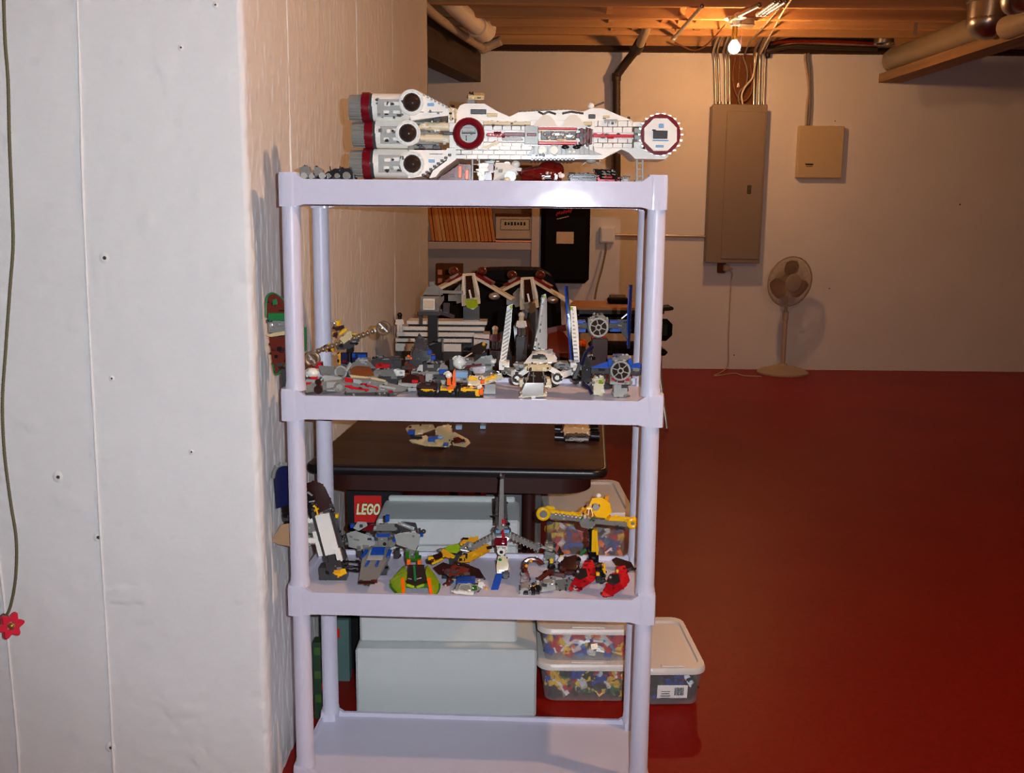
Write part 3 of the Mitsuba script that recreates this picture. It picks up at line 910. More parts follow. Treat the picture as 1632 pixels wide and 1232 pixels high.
# toy brick carton with the red logo square
t = thing('toy_carton', 'dark toy box with a red brand logo square beside the white boxes', 'box')
YL = 2.262
x0, x1, z1, z0 = pxbox(556, 775, 640, 1128, YL)
part('carton', B().hull([(x, y, z) for x in (x0, x1) for y in (YL, YL + .05) for z in (0.001, z1)]), 'carton_black', t)
lx0, lx1, lz1, lz0 = pxbox(564.5, 790, 608, 833, YL - .002)
k = part('logo', B().box(((lx0 + lx1) / 2, YL - .001, (lz0 + lz1) / 2), (lx1 - lx0, .002, lz1 - lz0)), 'logo_red', t, label='red square brand logo')
Rx = rotm(90, 0, 0)
for m_, dep, sp_ in (('ink', .0006, .0021), ('logo_yellow', .0012, .0011), ('logo_white', .0020, 0.0)):
    tm = meshkit.text_mesh('LEGO', .0245, dep, True)
    b = B()
    for q in range(8 if sp_ else 1):
        v = np.array(tm.vertices)
        v[:, 0] += v[:, 1] * .20
        v[:, 0] *= (lx1 - lx0) * .86 / (v[:, 0].max() - v[:, 0].min())
        v[:, 0] += sp_ * math.cos(q * math.pi / 4)
        v[:, 1] += sp_ * math.sin(q * math.pi / 4)
        v = v @ Rx.T + np.array([(lx0 + lx1) / 2 - (lx1 - lx0) * .44, YL - .002, (lz0 + lz1) / 2 - .012])
        b.add(v, tm.faces)
    part('lettering', b, m_, k)
part('panel', B().box((W(604, 1060, YL)[0], YL - .001, .12), (.02, .002, .20)), 'plywood_dark', t)
t = thing('toy_carton', 'teal toy box standing on its edge behind the left rear post at floor level', 'box')
YT = 2.20
x0, x1, z1, z0 = pxbox(492, 988, 557, 1130, YT)
part('carton', B().hull([(x, y, z) for x in (x0, x1) for y in (YT, YT + .03) for z in (0.0, z1)]), 'carton_teal', t)
rx = W(538, 1009, YT)
part('logo', B().box(rx + [0, -.001, 0], (.010, .002, .024)), 'logo_red', t, label='small red logo')
t = thing('toy_carton', 'dark green toy box leaning against the side wall at floor level', 'box')
x0, x1, z1, z0 = pxbox(500, 1024, 530, 1160, 2.02)
part('carton', B().hull([(x, y, z) for x in (x0, x1) for y in (2.02, 2.05) for z in (0.0, z1)]), 'carton_dark_green', t)
for q in range(6):
    part('print_patch', B().box((x0 + .010 + .014 * (q % 2), 2.019, z1 - .02 - .028 * q), (.014, .002, .018)), ('carton_green', 'ink', 'carton_green', 'logo_red', 'carton_green', 'logo_white')[q], t)

# plastic tubs full of loose toy bricks
BRK = {'brick_red': (196, 30, 34), 'brick_blue': (28, 76, 170), 'brick_yellow': (244, 196, 40), 'brick_white': (232, 230, 224), 'brick_black': (30, 30, 34), 'brick_green': (46, 110, 60), 'brick_orange': (232, 120, 30), 'brick_sky': (96, 160, 210)}
for k, v in BRK.items():
    mat(k, v, 0.3, 0.5)


def tub(label, cx, y0, w, d, z0, h, yaw, n, palette, lidw=1.0, seed=1, tagged=False, fill=.75, group=None):
    t = thing('storage_tub', label, 'storage box', group)
    R = rotm(0, 0, yaw)
    o = np.array([cx, y0 + d / 2, z0])
    tf = lambda p: np.asarray(p) @ R.T + o
    tp = .86
    zl_ = h - min(.14 * h, .020)
    b = B()
    lo = rect_outline(-w / 2 * tp, -d / 2 * tp, w / 2 * tp, d / 2 * tp, .025, 4)
    hi = rect_outline(-w / 2 * .97, -d / 2 * .97, w / 2 * .97, d / 2 * .97, .028, 4)
    n_ = len(lo)
    i, j = np.arange(n_), (np.arange(n_) + 1) % n_
    V = np.vstack([tf([(x, y, .002) for x, y in lo]), tf([(x, y, zl_ + .004) for x, y in hi]), tf([(0, 0, .002)])])
    Fc = np.vstack([np.stack([i, j, j + n_], 1), np.stack([i, j + n_, i + n_], 1), np.stack([j, i, i * 0 + 2 * n_], 1)])
    part('body', B().add(V, Fc), 'tub_clear', t, 40, label='clear tub')
    out = rect_outline(-w / 2 * 1.03, -d / 2 * 1.03, w / 2 * 1.03, d / 2 * 1.03, .035, 7)
    mid = rect_outline(-w / 2 * 1.0, -d / 2 * 1.0, w / 2 * 1.0, d / 2 * 1.0, .032, 7)
    inn = rect_outline(-w / 2 * .86, -d / 2 * .84, w / 2 * .86, d / 2 * .84, .02, 7)
    inn2 = rect_outline(-w / 2 * .83, -d / 2 * .80, w / 2 * .83, d / 2 * .80, .02, 7)
    rings = [(out, zl_), (out, h - .006), (mid, h), (inn, h), (inn2, h - .005)]
    n_ = len(out); i, j = np.arange(n_), (np.arange(n_) + 1) % n_
    V, Fc = [tf([(0, 0, zl_)])], []
    Fc.append(np.stack([j + 1, i + 1, i * 0], 1))
    for q, (ring, z) in enumerate(rings):
        V.append(tf([(x, y, z) for x, y in ring]))
        if q:
            a = 1 + (q - 1) * n_
            Fc += [np.stack([a + i, a + j, a + n_ + j], 1), np.stack([a + i, a + n_ + j, a + n_ + i], 1)]
    a = 1 + (len(rings) - 1) * n_
    V.append(tf([(0, 0, h - .005)]))
    Fc.append(np.stack([a + i, a + j, i * 0 + a + n_], 1))
    lid = part('lid', B().add(np.vstack(V), np.vstack(Fc)), 'lid_white', t, 30, label='white lid')
    part('handle', B().box(tf((0, -d / 2 * .93, h + .0015)), (w * .34, .012, .004), R, bev=.0018), 'lid_white', lid)
    rr = random.Random(seed)
    for k_ in palette:
        b = B()
        for _ in range(n * palette[k_]):
            z = .012 + rr.random() ** .9 * (h * fill - .02)
            u = .72 + .16 * z / h
            face = rr.random()
            x, y = (rr.uniform(-u, u) * w / 2, -u * d / 2 * rr.uniform(.72, 1)) if face < .6 else (u * w / 2 * rr.choice((-1, 1)) * rr.uniform(.7, 1), rr.uniform(-u, u) * d / 2) if face < .85 else (rr.uniform(-u, u) * w / 2, rr.uniform(-u, u) * d / 2)
            L = rr.choice((.014, .018, .024, .032, .044))
            s = (L, rr.choice((.012, .016, .022)), rr.choice((.005, .0110, .0130)))
            RR = R @ rotm(rr.uniform(-70, 70), rr.uniform(-70, 70), rr.uniform(0, 180))
            b.box(tf((x * .93, y * .93, z)), s, RR)
        part('brick_heap', b, k_, t, kind='stuff', label='loose ' + k_.split('_')[1] + ' toy bricks')
    return t, tf


PAL1 = {'brick_red': 3, 'brick_blue': 2, 'brick_yellow': 3, 'brick_white': 3, 'brick_black': 1, 'brick_orange': 1, 'brick_sky': 1}
PAL2 = {'brick_red': 1, 'brick_blue': 2, 'brick_yellow': 3, 'brick_white': 1, 'brick_black': 3, 'brick_green': 1}
PAL3 = {'brick_black': 9, 'brick_green': 2, 'brick_blue': 2, 'brick_red': 1}
YTB = 2.09
fx = lambda px, y, Y: W(px, y, Y)[0]
x0, x1 = fx(858, 1085, YTB), fx(1014, 1085, YTB)
wt = x1 - x0
zl = W(940, 1098, YTB)[2] + .004
h1 = W(940, 1086, YTB)[2] + .008
h1 = max(h1, .10)
tub('clear tub of mixed toy bricks with a white lid on the floor, lower of two', (x0 + x1) / 2, YTB, wt, .26, 0.001, h1, 0, 30, PAL2, seed=3, fill=.82)
h2 = W(940, 1005, YTB)[2] - h1
tub('clear tub of bright toy bricks with a white lid, stacked on the lower tub', (x0 + x1) / 2, YTB + .004, wt, .255, h1 + .001, h2, 0, 26, PAL1, seed=5, fill=.80)
# the tub standing behind, under the table's right corner
ytb = 2.40
x0, x1, z1, z0 = pxbox(866, 800, 1008, 880, ytb)
t3, tf3 = tub('taller clear tub with a cream lid under the right end of the table', (x0 + x1) / 2, ytb, x1 - x0, .32, 0.001, .366, 2, 34, PAL1, seed=7, fill=.90)

# the small tub beside the shelving unit
YS = 2.075
xr = fx(1129, 1080, YS)
xl = xr - .160
hs = .100
t4, tf4 = tub('small clear tub with a white lid and a printed label, right of the shelving unit', (xl + xr) / 2 - .006, YS, .155, .29, 0.001, hs, 2, 26, PAL3, seed=11, fill=.72)
lw, lh = .070, .034
c = np.array([fx(1073, 1103, YS), YS + .012, .038])
k = part('sticker', B().box(c, (lw, .0015, lh), rotm(8, 0, 2), bev=.0006), 'logo_white', t4, label='white printed label')
part('print_patch', B().box(c + [-.016, -.0012, .011], (.026, .001, .010), rotm(8, 0, 2)), 'logo_red', t4)
for q in range(9):
    part('barcode_bar', B().box(c + [.006 + q * .0024, -.0012, .001], (.0010 if q % 3 else .0016, .001, .020), rotm(8, 0, 2)), 'ink', t4)
for q in range(4):
    part('print_line', B().box(c + [-.016, -.0012, .001 - q * .0055], (.022 - .003 * (q % 2), .001, .0018), rotm(8, 0, 2)), 'carton_grey', t4)

# far corner: bookcase with envelopes, black case, desk and chair
mat('case_white', (206, 190, 176), 0.5, 0.4)
mat('envelope', (222, 146, 72), 0.7, 0.2)
mat('envelope_light', (236, 176, 104), 0.7, 0.2)
mat('case_black', (9, 6, 6), 0.6, 0.1)
mat('tag_tan', (206, 186, 150), 0.5, 0.3)
YK = 6.86
bx0, bx1 = fx(640, 400, YK), fx(859, 400, YK)
zk = lambda y: W(770, y, YK)[2]
t = thing('bookcase', 'cream bookcase in the far left corner holding envelopes and a picture box', 'bookcase')
th = .055
ztop = zk(262)
part('side', B().box((bx1 - th / 2, YK + .17, ztop / 2), (th, .34, ztop), bev=.003), 'case_white', t)
part('side', B().box((bx0 + th / 2, YK + .17, ztop / 2), (th, .34, ztop), bev=.003), 'case_white', t)
part('top', B().box(((bx0 + bx1) / 2, YK + .17, ztop + .012), (bx1 - bx0, .35, .035), bev=.003), 'case_white', t)
shz = (zk(386) + zk(398)) / 2
for z, h_ in ((shz, zk(386) - zk(398)), (zk(520), .03), (zk(640) if zk(640) > .1 else .2, .03)):
    part('shelf_board', B().box(((bx0 + bx1) / 2, YK + .17, z), (bx1 - bx0 - 2 * th, .33, h_), bev=.003), 'case_white', t)
part('back', B().box(((bx0 + bx1) / 2, YK + .335, ztop / 2), (bx1 - bx0, .012, ztop)), 'case_white', t)
zs0 = zk(386) + .001
ORD = 'leftmost second third fourth fifth sixth seventh eighth ninth tenth eleventh twelfth thirteenth fourteenth fifteenth sixteenth rightmost'.split()
for q in range(17):
    x = fx(690 + q * 6.1, 380, YK)
    lean = -9 if q > 1 else -7
    hgt = .250 + .012 * math.sin(q * 2.7)
    s = math.sin(math.radians(lean))
    cc = np.array([x + s * hgt / 2, YK + .115, zs0 + hgt * math.cos(math.radians(lean)) / 2 + .003])
    solo('envelope', B().box(cc, (.0205 + .002 * (q % 3), .2, hgt), rotm(0, lean, 0), bev=.002), ('envelope', 'envelope_light')[q % 5 == 2 or q % 7 == 3], ORD[q] + ' manila envelope from the left in the row on the bookcase shelf', 'envelope', 'manila envelopes on the bookcase shelf')
t = thing('storage_carton', 'small printed carton beside the manila envelopes on the bookcase', 'box')
x0, x1 = fx(790, 360, YK), fx(847, 360, YK)
z0, z1 = zs0, zk(343)
part('carton', B().box(((x0 + x1) / 2, YK + .12, (z0 + z1) / 2 + .012), (x1 - x0, .22, z1 - z0 - .024), bev=.003), 'tag_tan', t)
part('lid', B().box(((x0 + x1) / 2, YK + .12, z1 + .002), (x1 - x0 + .008, .228, .022), bev=.003), 'plywood_dark', t)
part('base_strip', B().box(((x0 + x1) / 2, YK + .12, z0 + .008), (x1 - x0 + .004, .224, .014), bev=.002), 'copper', t)
xm, zm = (x0 + x1) / 2 + .01, (z0 + z1) / 2 + .03
for dz, sz in ((.036, (.2, .002, .003)), (-.036, (.2, .002, .003))):
    part('frame_line', B().box((xm, YK + .009, zm + dz), sz), 'ink', t)
for dx in (-.1, .1):
    part('frame_line', B().box((xm + dx, YK + .009, zm), (.003, .002, .075)), 'ink', t)
for q in range(7):
    part('letter_stroke', B().box((xm - .066 + q * .022, YK + .009, zm + .006), (.013, .002, .022 - .005 * (q % 3 == 1))), 'ink', t)
t = thing('picture_box', 'small dark picture box on the lower bookcase shelf behind the grey walker', 'box')
x0, x1 = fx(694, 440, YK), fx(737, 440, YK)
zb0 = zk(520) + .016
z1 = zk(421)
part('box', B().box(((x0 + x1) / 2, YK + .07, (zb0 + z1) / 2), (x1 - x0, .1, z1 - zb0), bev=.004), 'plywood_dark', t)
for q in range(9):
    part('print_patch', B().box((x0 + .03 + (q % 3) * .055, YK + .018, z1 - .06 - (q // 3) * .06), (.03, .002, .035)), ('copper', 'tag_tan', 'ink')[(q * 2) % 3], t)
t = thing('black_case', 'tall black case with a tan tag and red script on the far wall', 'case')
YC2 = 7.10
x0, x1 = fx(863, 400, YC2), fx(940, 400, YC2)
z1, z0 = W(900, 318, YC2)[2], W(900, 452, YC2)[2]
part('shell', B().box(((x0 + x1) / 2, YC2 + .125, (z0 + z1) / 2 + .05), (x1 - x0, .245, z1 - z0 + .1), bev=.03), 'case_black', t)
part('tag', B().box(W(900.5, 379, YC2 - .002), (.125, .004, .085), bev=.001), 'tag_tan', t, label='tan tag')
mat('script_red', (150, 24, 48), 0.5, 0.3)
for q in range(7):
    c = W(888 + q * 3.6, 341 - q * .8, YC2 - .001)
    part('script_stroke', B().box(c + [0, 0, .004 * (q % 2)], (.012, .003, .022 + .008 * (q % 3 == 0)), rotm(0, 25, 0)), 'script_red', t)
part('underline', B().box(W(897, 347, YC2 - .001), (.09, .003, .005), rotm(0, -14, 0)), 'tag_tan', t)
# black padded case/bag behind the toy models
t = thing('black_bag', 'low rounded black bag in front of the bookcase behind the toy gunships', 'bag')
YB2 = 4.6
zt = W(820, 430, YB2)[2]
ol = [(744, 447), (756, 436), (775, 431), (820, 430), (862, 431), (880, 441), (893, 470), (895, 520), (890, 575), (690, 575), (690, 500), (700, 470)]
fr = np.array([W(x, y, YB2) for x, y in ol]); bk = fr + [0, .35, 0]
part('body', B().loft(fr, bk), 'case_black', t, 40)
zb_ = W(800, 575, YB2)[2]
part('strap', B().tube([W(760, 440, YB2 - .02), W(800, 452, YB2 - .03), W(850, 450, YB2 - .02)], .012, 8, 5), 'case_black', t, True)
t = thing('bench', 'low dark bench under the black bag', 'bench')
bxa, bxb = W(684, 575, YB2)[0], W(900, 575, YB2)[0]
part('seat', B().box(((bxa + bxb) / 2, YB2 + .17, zb_ - .02), (bxb - bxa, .40, .036), bev=.006), 'plywood_dark', t)
for sx_ in (bxa + .04, bxb - .04):
    for sy_ in (YB2 + .02, YB2 + .32):
        part('leg', B().box((sx_, sy_, (zb_ - .04) / 2), (.035, .035, zb_ - .04), bev=.003), 'plywood_dark', t)

# school desk with a tan top and a dark chair
mat('desk_tan', (196, 140, 88), 0.45, 0.4)
mat('chair_black', (14, 13, 12), 0.5, 0.2)
YD = 5.3
t = thing('desk', 'small desk with a tan top and steel legs in front of the far wall', 'desk')
zd = W(980, 492, YD)[2]
xa, xb = fx(908, 490, YD), fx(1060, 490, YD)
olx = rect_outline(xa, YD, xb, YD + .46, .07, 8)
part('top', B().hull([(x, y, z) for x, y in olx for z in (zd - .012, zd + .006)]), 'desk_tan', t)
part('edge', B().hull([(x, y, z) for x, y in rect_outline(xa - .006, YD - .006, xb + .006, YD + .466, .07, 8) for z in (zd - .03, zd - .008)]), 'table_edge', t)
part('book_box', B().box(((xa + xb) / 2, YD + .22, zd - .09), ((xb - xa) * .86, .36, .10), bev=.01), 'chair_black', t)
for sx_ in (-1, 1):
    for q in (0.06, .40):
        xm = (xa + xb) / 2 + sx_ * (xb - xa) * .40
        part('leg', B().tube([(xm, YD + q, zd - .04), (xm, YD + q, .25), (xm + sx_ * .03, YD + q + (.06 if q > .2 else -.10), .012)], .0125, 10, 3), 'emt', t, True)
t = thing('gadget', 'small dark gadget lying on the tan desk', 'gadget')
c = W(985, 478, YD + .28); c[2] = zd + .006
part('base', B().box(c + [0, 0, .016], (.118, .10, .032), bev=.008), 'case_black', t)
part('screen', B().box(c + [0, .01, .036], (.095, .07, .012), rotm(10, 0, 0), bev=.004), 'panel_dark', t)
t = thing('chair', 'dark chair tucked at the tan desk, seen past the right front post', 'chair')
xch = fx(1052, 530, YD - .1)
zc0, zc1 = W(1050, 543, YD - .1)[2], W(1050, 508, YD - .1)[2]
part('backrest', B().box((xch - .02, YD - .1, (zc0 + zc1) / 2), (.17, .035, zc1 - zc0), bev=.03), 'chair_black', t)
part('arm_rest', B().box((fx(1057, 492, YD - .1), YD - .06, W(1050, 492, YD - .1)[2]), (.10, .16, .018), rotm(0, -6, 0), bev=.006), 'chair_black', t)
part('arm_post', B().cyl((fx(1049, 500, YD - .1), YD - .06, zc1 - .02), (fx(1050, 494, YD - .1), YD - .06, W(1050, 494, YD - .1)[2]), .012, n=10), 'chair_black', t)
part('seat', B().box((xch - .16, YD + .05, zc0 - .06), (.40, .38, .035), bev=.015), 'chair_black', t)
for dx, dy, ex in ((.0, -.12, .045), (-.34, -.12, -.03), (.0, .22, .03), (-.34, .22, -.03)):
    part('leg', B().tube([(xch + dx, YD + dy, zc0 - .07), (xch + dx + ex * .2, YD + dy, .25), (xch + dx + ex, YD + dy + (-.05 if dy < 0 else .05), .006)], .0115, 8, 3), 'emt', t, True)
part('back_post', B().cyl((xch, YD - .085, zc0 - .07), (xch, YD - .1, zc0 + .03), .011, n=10), 'chair_black', t)
# ------------------------------------------------------------------ toy brick models
TOY = {'t_white': (226, 222, 212), 't_cream': (214, 200, 168), 't_grey': (122, 120, 114), 't_light': (158, 158, 152), 't_dark': (58, 57, 58), 't_black': (16, 15, 17),
       't_red': (186, 20, 28), 't_maroon': (104, 12, 24), 't_blue': (24, 70, 160), 't_navy': (14, 24, 62), 't_sky': (120, 160, 200), 't_yellow': (238, 182, 20), 't_gold': (222, 150, 30),
       't_orange': (236, 100, 24), 't_green': (30, 108, 56), 't_lime': (150, 180, 30), 't_brown': (46, 22, 17), 't_redbrown': (96, 34, 24), 't_tan': (200, 178, 132), 't_skin': (240, 190, 60)}
for k, v in TOY.items():
    mat(k, v, 0.22, 0.5)
mat('t_chrome', (232, 232, 232), 0.30, 0.5, 0.85)
mat('t_bronze', (186, 158, 128), 0.26, 0.5, 0.8)
mat('t_glossred', (92, 14, 10), 0.07, 0.6)
mat('t_smoke', (44, 34, 30), 0.06, 0.7)
mat('t_amberclear', (112, 62, 34), 0.08, 0.6)
mat('t_limeclear', (128, 150, 16), 0.08, 0.6)
mat('t_greenclear', (40, 96, 22), 0.08, 0.6)
mat('t_orangeclear', (240, 96, 16), 0.10, 0.6)

DECK = [z - .0205 for z in ZS]


def shape(b, Y, s):
    k = s[0]
    if k in 'bg':
        x0, y0, x1, y1, dy, d = s[1:7]
        a0, a1, zt, zb = pxbox(x0, y0, x1, y1, Y + dy)
        if k == 'b':
            b.box(((a0 + a1) / 2, Y + dy + d / 2, (zt + zb) / 2), (a1 - a0, d, zt - zb), bev=s[7] if len(s) > 7 else .0007)
        else:
            nx, ny = s[7:9]
            for j in range(ny):
                off = .5 * (j % 2)
                for i in range(-1, nx + 1):
                    u0, u1 = max((i + off) / nx, 0), min((i + 1 + off) / nx, 1)
                    if u1 - u0 < .02:
                        continue
                    g = .00035
                    xa, xb = a0 + (a1 - a0) * u0 + g, a0 + (a1 - a0) * u1 - g
                    za, zc = zb + (zt - zb) * j / ny + g, zb + (zt - zb) * (j + 1) / ny - g
                    b.box(((xa + xb) / 2, Y + dy + d / 2 + .0004 * ((i * 7 + j * 3) % 3), (za + zc) / 2), (xb - xa, d, zc - za), bev=.0006)
    elif k == 'p':
        pts, dy, d = s[1:4]
        fr = np.array([W(x, y, Y + dy) for x, y in pts])
        b.loft(fr, fr + [0, d, 0])
    elif k == 'c':
        cx, cy, r, dy, d = s[1:6]
        c = W(cx, cy, Y + dy)
        b.cyl(c, c + [0, d, 0], r * (Y + dy) / F, (s[6] if len(s) > 6 else r) * (Y + dy) / F, 20)
    elif k == 'x':
        x0, x1, cy, r, dy = s[1:6]
        p, q = W(x0, cy, Y + dy), W(x1, cy, Y + dy)
        q[2] = p[2] = (p[2] + q[2]) / 2
        b.cyl(p, q, r * Y / F, (s[6] if len(s) > 6 else r) * Y / F, 20)
    elif k == 'z':
        cx, y0, y1, r, dy = s[1:6]
        p, q = W(cx, y0, Y + dy), W(cx, y1, Y + dy)
        q[0] = p[0]
        b.cyl(p, q, r * Y / F, (s[6] if len(s) > 6 else r) * Y / F, 14)
    elif k == 't':
        b.tube([W(x, y, Y + dy) for x, y, dy in s[1]], s[2] * Y / F, 8, 4 if len(s[1]) > 2 else 0)
    elif k == 's':
        cx, cy, r, dy = s[1:5]
        b.sphere(W(cx, cy, Y + dy), np.atleast_1d(r) * Y / F * np.ones(3), 10)
    elif k == 'l':
        (xa, ya, da), (xb, yb, db), w, h = s[1:5]
        b.bar(W(xa, ya, Y + da), W(xb, yb, Y + db), w * Y / F, h * Y / F, .0006)
    elif k == 'o':
        cx, cy, R, r, dy = s[1:6]
        b.torus(W(cx, cy, Y + dy), (0, 1, 0), R * Y / F, r * Y / F, 26, 8)
    elif k == 'h':
        b.hull([W(x, y, Y + dy) for x, y, dy in s[1]])
    elif k == 'r':
        (cx, cy, dy), (w, h, d), rot = s[1:4]
        b.box(W(cx, cy, Y + dy), (w * Y / F, d * Y / F, h * Y / F), rotm(*rot), .0007)
    elif k == 'S':                            # studs on a level surface at pixel row y
        x0, x1, y, dy, d = s[1:6]
        a, c = W(x0, y, Y + dy), W(x1, y, Y + dy)
        n, m = max(1, int(round((c[0] - a[0]) / .008))), max(1, int(round(d / .008)))
        for i in range(n):
            for j in range(m):
                o = np.array([a[0] + (c[0] - a[0]) * (i + .5) / n, a[1] + d * (j + .5) / m, (a[2] + c[2]) / 2])
                b.cyl(o - [0, 0, .0004], o + [0, 0, .0017], .0024, n=8)
    elif k == 'F':                            # studs facing the viewer on an upright face
        x0, y0, x1, y1, dy, nx, ny = s[1:8]
        for i in range(nx):
            for j in range(ny):
                c = W(x0 + (x1 - x0) * (i + .5) / nx, y0 + (y1 - y0) * (j + .5) / ny, Y + dy)
                b.cyl(c + [0, .0005, 0], c - [0, .0016, 0], .0023, n=8)


APART = 'side_tower nose_grille cockpit thruster upper_wing lower_wing front_wing wing_blade wing_rim blade clip rung rung_white panel_rim white_panel hull_side wing_panel glint wheel beam beam_top orange_post tip pod_face blue_panel cabin_trim engine_shell antenna tracks rail crane_joint lower_edge wing_edge fender wing_blade trim chrome_clip bumper seat_back tail_fin dial greeble chrome_knob wing_bead beam_bead bridging roof arch upper_edge stripe arm hip fin_root engine engine_ring tank vent wing lamp panel cap rod cargo crane block wheel clamp stand shoulder fairing_teeth wing_root panel_edge tail_trim wing_tip canister light slope print_patch head claw pod leg skid foot vane decal window_frame end_studs stripe_tooth'.split()


def apart(p):
    nm = p[0].split('>')[-1]
    n = len(p[2])
    if nm in APART and 1 < n <= 24 and not (nm == 'window_frame' and n > 2) and not (nm == 'leg' and n > 4):
        return [(p[0], p[1], [s], *p[3:]) for s in p[2]]
    return [p]


FLECKS = {'t_white': ('t_white', 't_light', 't_cream'), 't_grey': ('t_light', 't_grey', 't_dark'), 't_light': ('t_grey', 't_dark'), 't_dark': ('t_grey', 't_black', 't_dark'), 't_brown': ('t_redbrown', 't_dark', 't_black'),
          't_redbrown': ('t_brown', 't_dark'), 't_tan': ('t_tan', 't_cream', 't_brown'), 't_cream': ('t_tan', 't_white'), 't_red': ('t_red', 't_maroon'), 't_black': ('t_dark', 't_black'), 't_gold': ('t_yellow', 't_brown'), 't_yellow': ('t_gold', 't_yellow')}
PLAIN = 'fin_rib wing_rib keel_stud fairing_teeth window_frame end_face porthole spine_stud canopy dial knob wheel stand_foot skid turret_base white_panel pod pod_face engine_nozzle engine_body leg stand fairing cowl nose blade left_fin right_fin centre_fin engine wing wing_bead beam_bead end_studs'.split()


def toy(name, label, cat, Y, parts, group=None, dens=1.5e-4):
    t = thing(name, label, cat, group)
    keys, made = {}, []
    for p in [q for p0 in parts for q in apart(p0)]:
        nm, m, shapes = p[:3]
        b = B()
        for s in shapes:
            shape(b, Y, s)
        par = t
        if '>' in nm:
            a, nm = nm.split('>')
            par = keys[a]
        keys[nm] = part(nm, b, m, par, 38, label=p[3] if len(p) > 3 else None)
        if m in FLECKS and nm not in PLAIN:
            made.append((b.mesh(), m))
    for k in sorted({m for _, m in made}):    # the small plates and studs that cover a brick model, too small to pick apart
        me = trimesh.util.concatenate([q for q, m in made if m == k])
        n = int(min(46, me.area / dens)) if Y < 2.4 else 0
        if n < 3:
            continue
        pts, fi = trimesh.sample.sample_surface(me, n, seed=len(THINGS))
        rr = random.Random(len(THINGS))
        bs = {c: B() for c in FLECKS[k]}
        for p_, f_ in zip(pts, fi):
            nz = me.face_normals[f_]
            a_ = np.cross(nz, [0, 0, 1.0] if abs(nz[2]) < .8 else [1.0, 0, 0]); a_ /= np.linalg.norm(a_)
            R = np.stack([a_, np.cross(nz, a_), nz], 1)
            sc = min(1.0, Y / 1.8) * (1.0 if Y < 2.4 else 1.5)
            w_, h_ = rr.choice((.004, .006, .008, .012)) * sc, rr.choice((.003, .004, .006)) * sc
            b = bs[rr.choice(FLECKS[k])]
            b.box(p_ + nz * .0004, (w_, h_, .0026), R, .0004)
            if rr.random() < .35:
                b.cyl(p_ + nz * .001, p_ + nz * .0030, .0018, n=8)
        for c, b in bs.items():
            if b.n:
                part('small_plates', b, c, t, kind='stuff')
    return t


def on(px, py, tier):
    return min(max(atz(px, py, DECK[tier])[1], SY + .03), SY + SD - .03)


def foot_y(px, Y, z):                         # pixel row at which the deck of height z lies under a point at distance Y
    lo, hi = 0.0, 1232.0
    for _ in range(40):
        m = (lo + hi) / 2
        if W(px, m, Y)[2] > z:
            lo = m
        else:
            hi = m
    return lo


# ---------------- top shelf
YA = 1.812
g0 = foot_y(600, YA, DECK[0])
rows = ((172, 558, 579, 596), (215, 563, 584, 601), (261, 560, 581, 598))
P = []
for i, (cy, xa, xb, xc) in enumerate(rows):
    r = (20, 19.5, 21)[i]
    for dy in (-.035, .03):
        noz = [('x', xa, xb + 1, cy, r - 1, dy, r)]
        for q in range(14):
            an = q * 2 * math.pi / 14
            noz.append(('l', (xa - 1, cy + r * math.sin(an), dy + r * math.cos(an) * YA / F), (xb, cy + (r + .5) * math.sin(an), dy + (r + .5) * math.cos(an) * YA / F), 3, 2.2))
        P.append(('engine_nozzle', 't_grey', noz, 'grey ribbed nozzle'))
        P.append(('engine_band', 't_maroon', [('x', xb, xc - 5, cy, r + 3, dy), ('x', xb - 1, xb + 3, cy, r + 1, dy)], 'dark red band'))
        P.append(('engine_ring', 't_dark', [('x', xc - 6, xc, cy, r + 1, dy)]))
        P.append(('engine_body', 't_white', [('x', xc - 1, 655, cy, r + 1, dy)]))
    P.append(('control_panel', 't_light', [('b', xc + 5, cy - 14, 640, cy + 14, -.061, .006)] + [('F', xc + 8, cy - 10, 636, cy + 10, -.061, 3, 2)]))
    P.append(('panel_tile', 't_white', [('b', 612 + 4 * (i % 2), cy - 9, 622, cy - 3, -.064, .005), ('b', 626, cy - 10, 636, cy - 4, -.064, .005), ('b', 611, cy + 4, 620, cy + 9, -.064, .005), ('b', 626, cy + 4, 637, cy + 9, -.064, .005)]))
    P.append(('panel_mark', 't_black', [('b', 624, cy - 8, 628, cy - 5, -.0655, .004), ('b', 638, cy - 12, 642, cy - 8, -.0655, .006), ('b', 613, cy + 9, 619, cy + 11, -.0655, .004), ('b', 632, cy + 10, 640, cy + 12, -.0655, .004)]))
    kx, ky = (656, 650, 657)[i], (163, 212, 261)[i]
    P.append(('dial', 't_white', [('c', kx, ky, 19, -.064, .012), ('o', kx, ky, 17.5, 1.5, -.065)] + [('c', kx + 18 * math.cos(a), ky + 18 * math.sin(a), 2.2, -.0665, .003) for a in np.arange(10) * .628]))
    P.append(('dial>knob', 't_smoke', [('s', kx, ky, (13.5, 9, 13.5), -.067)], 'dark round knob'))
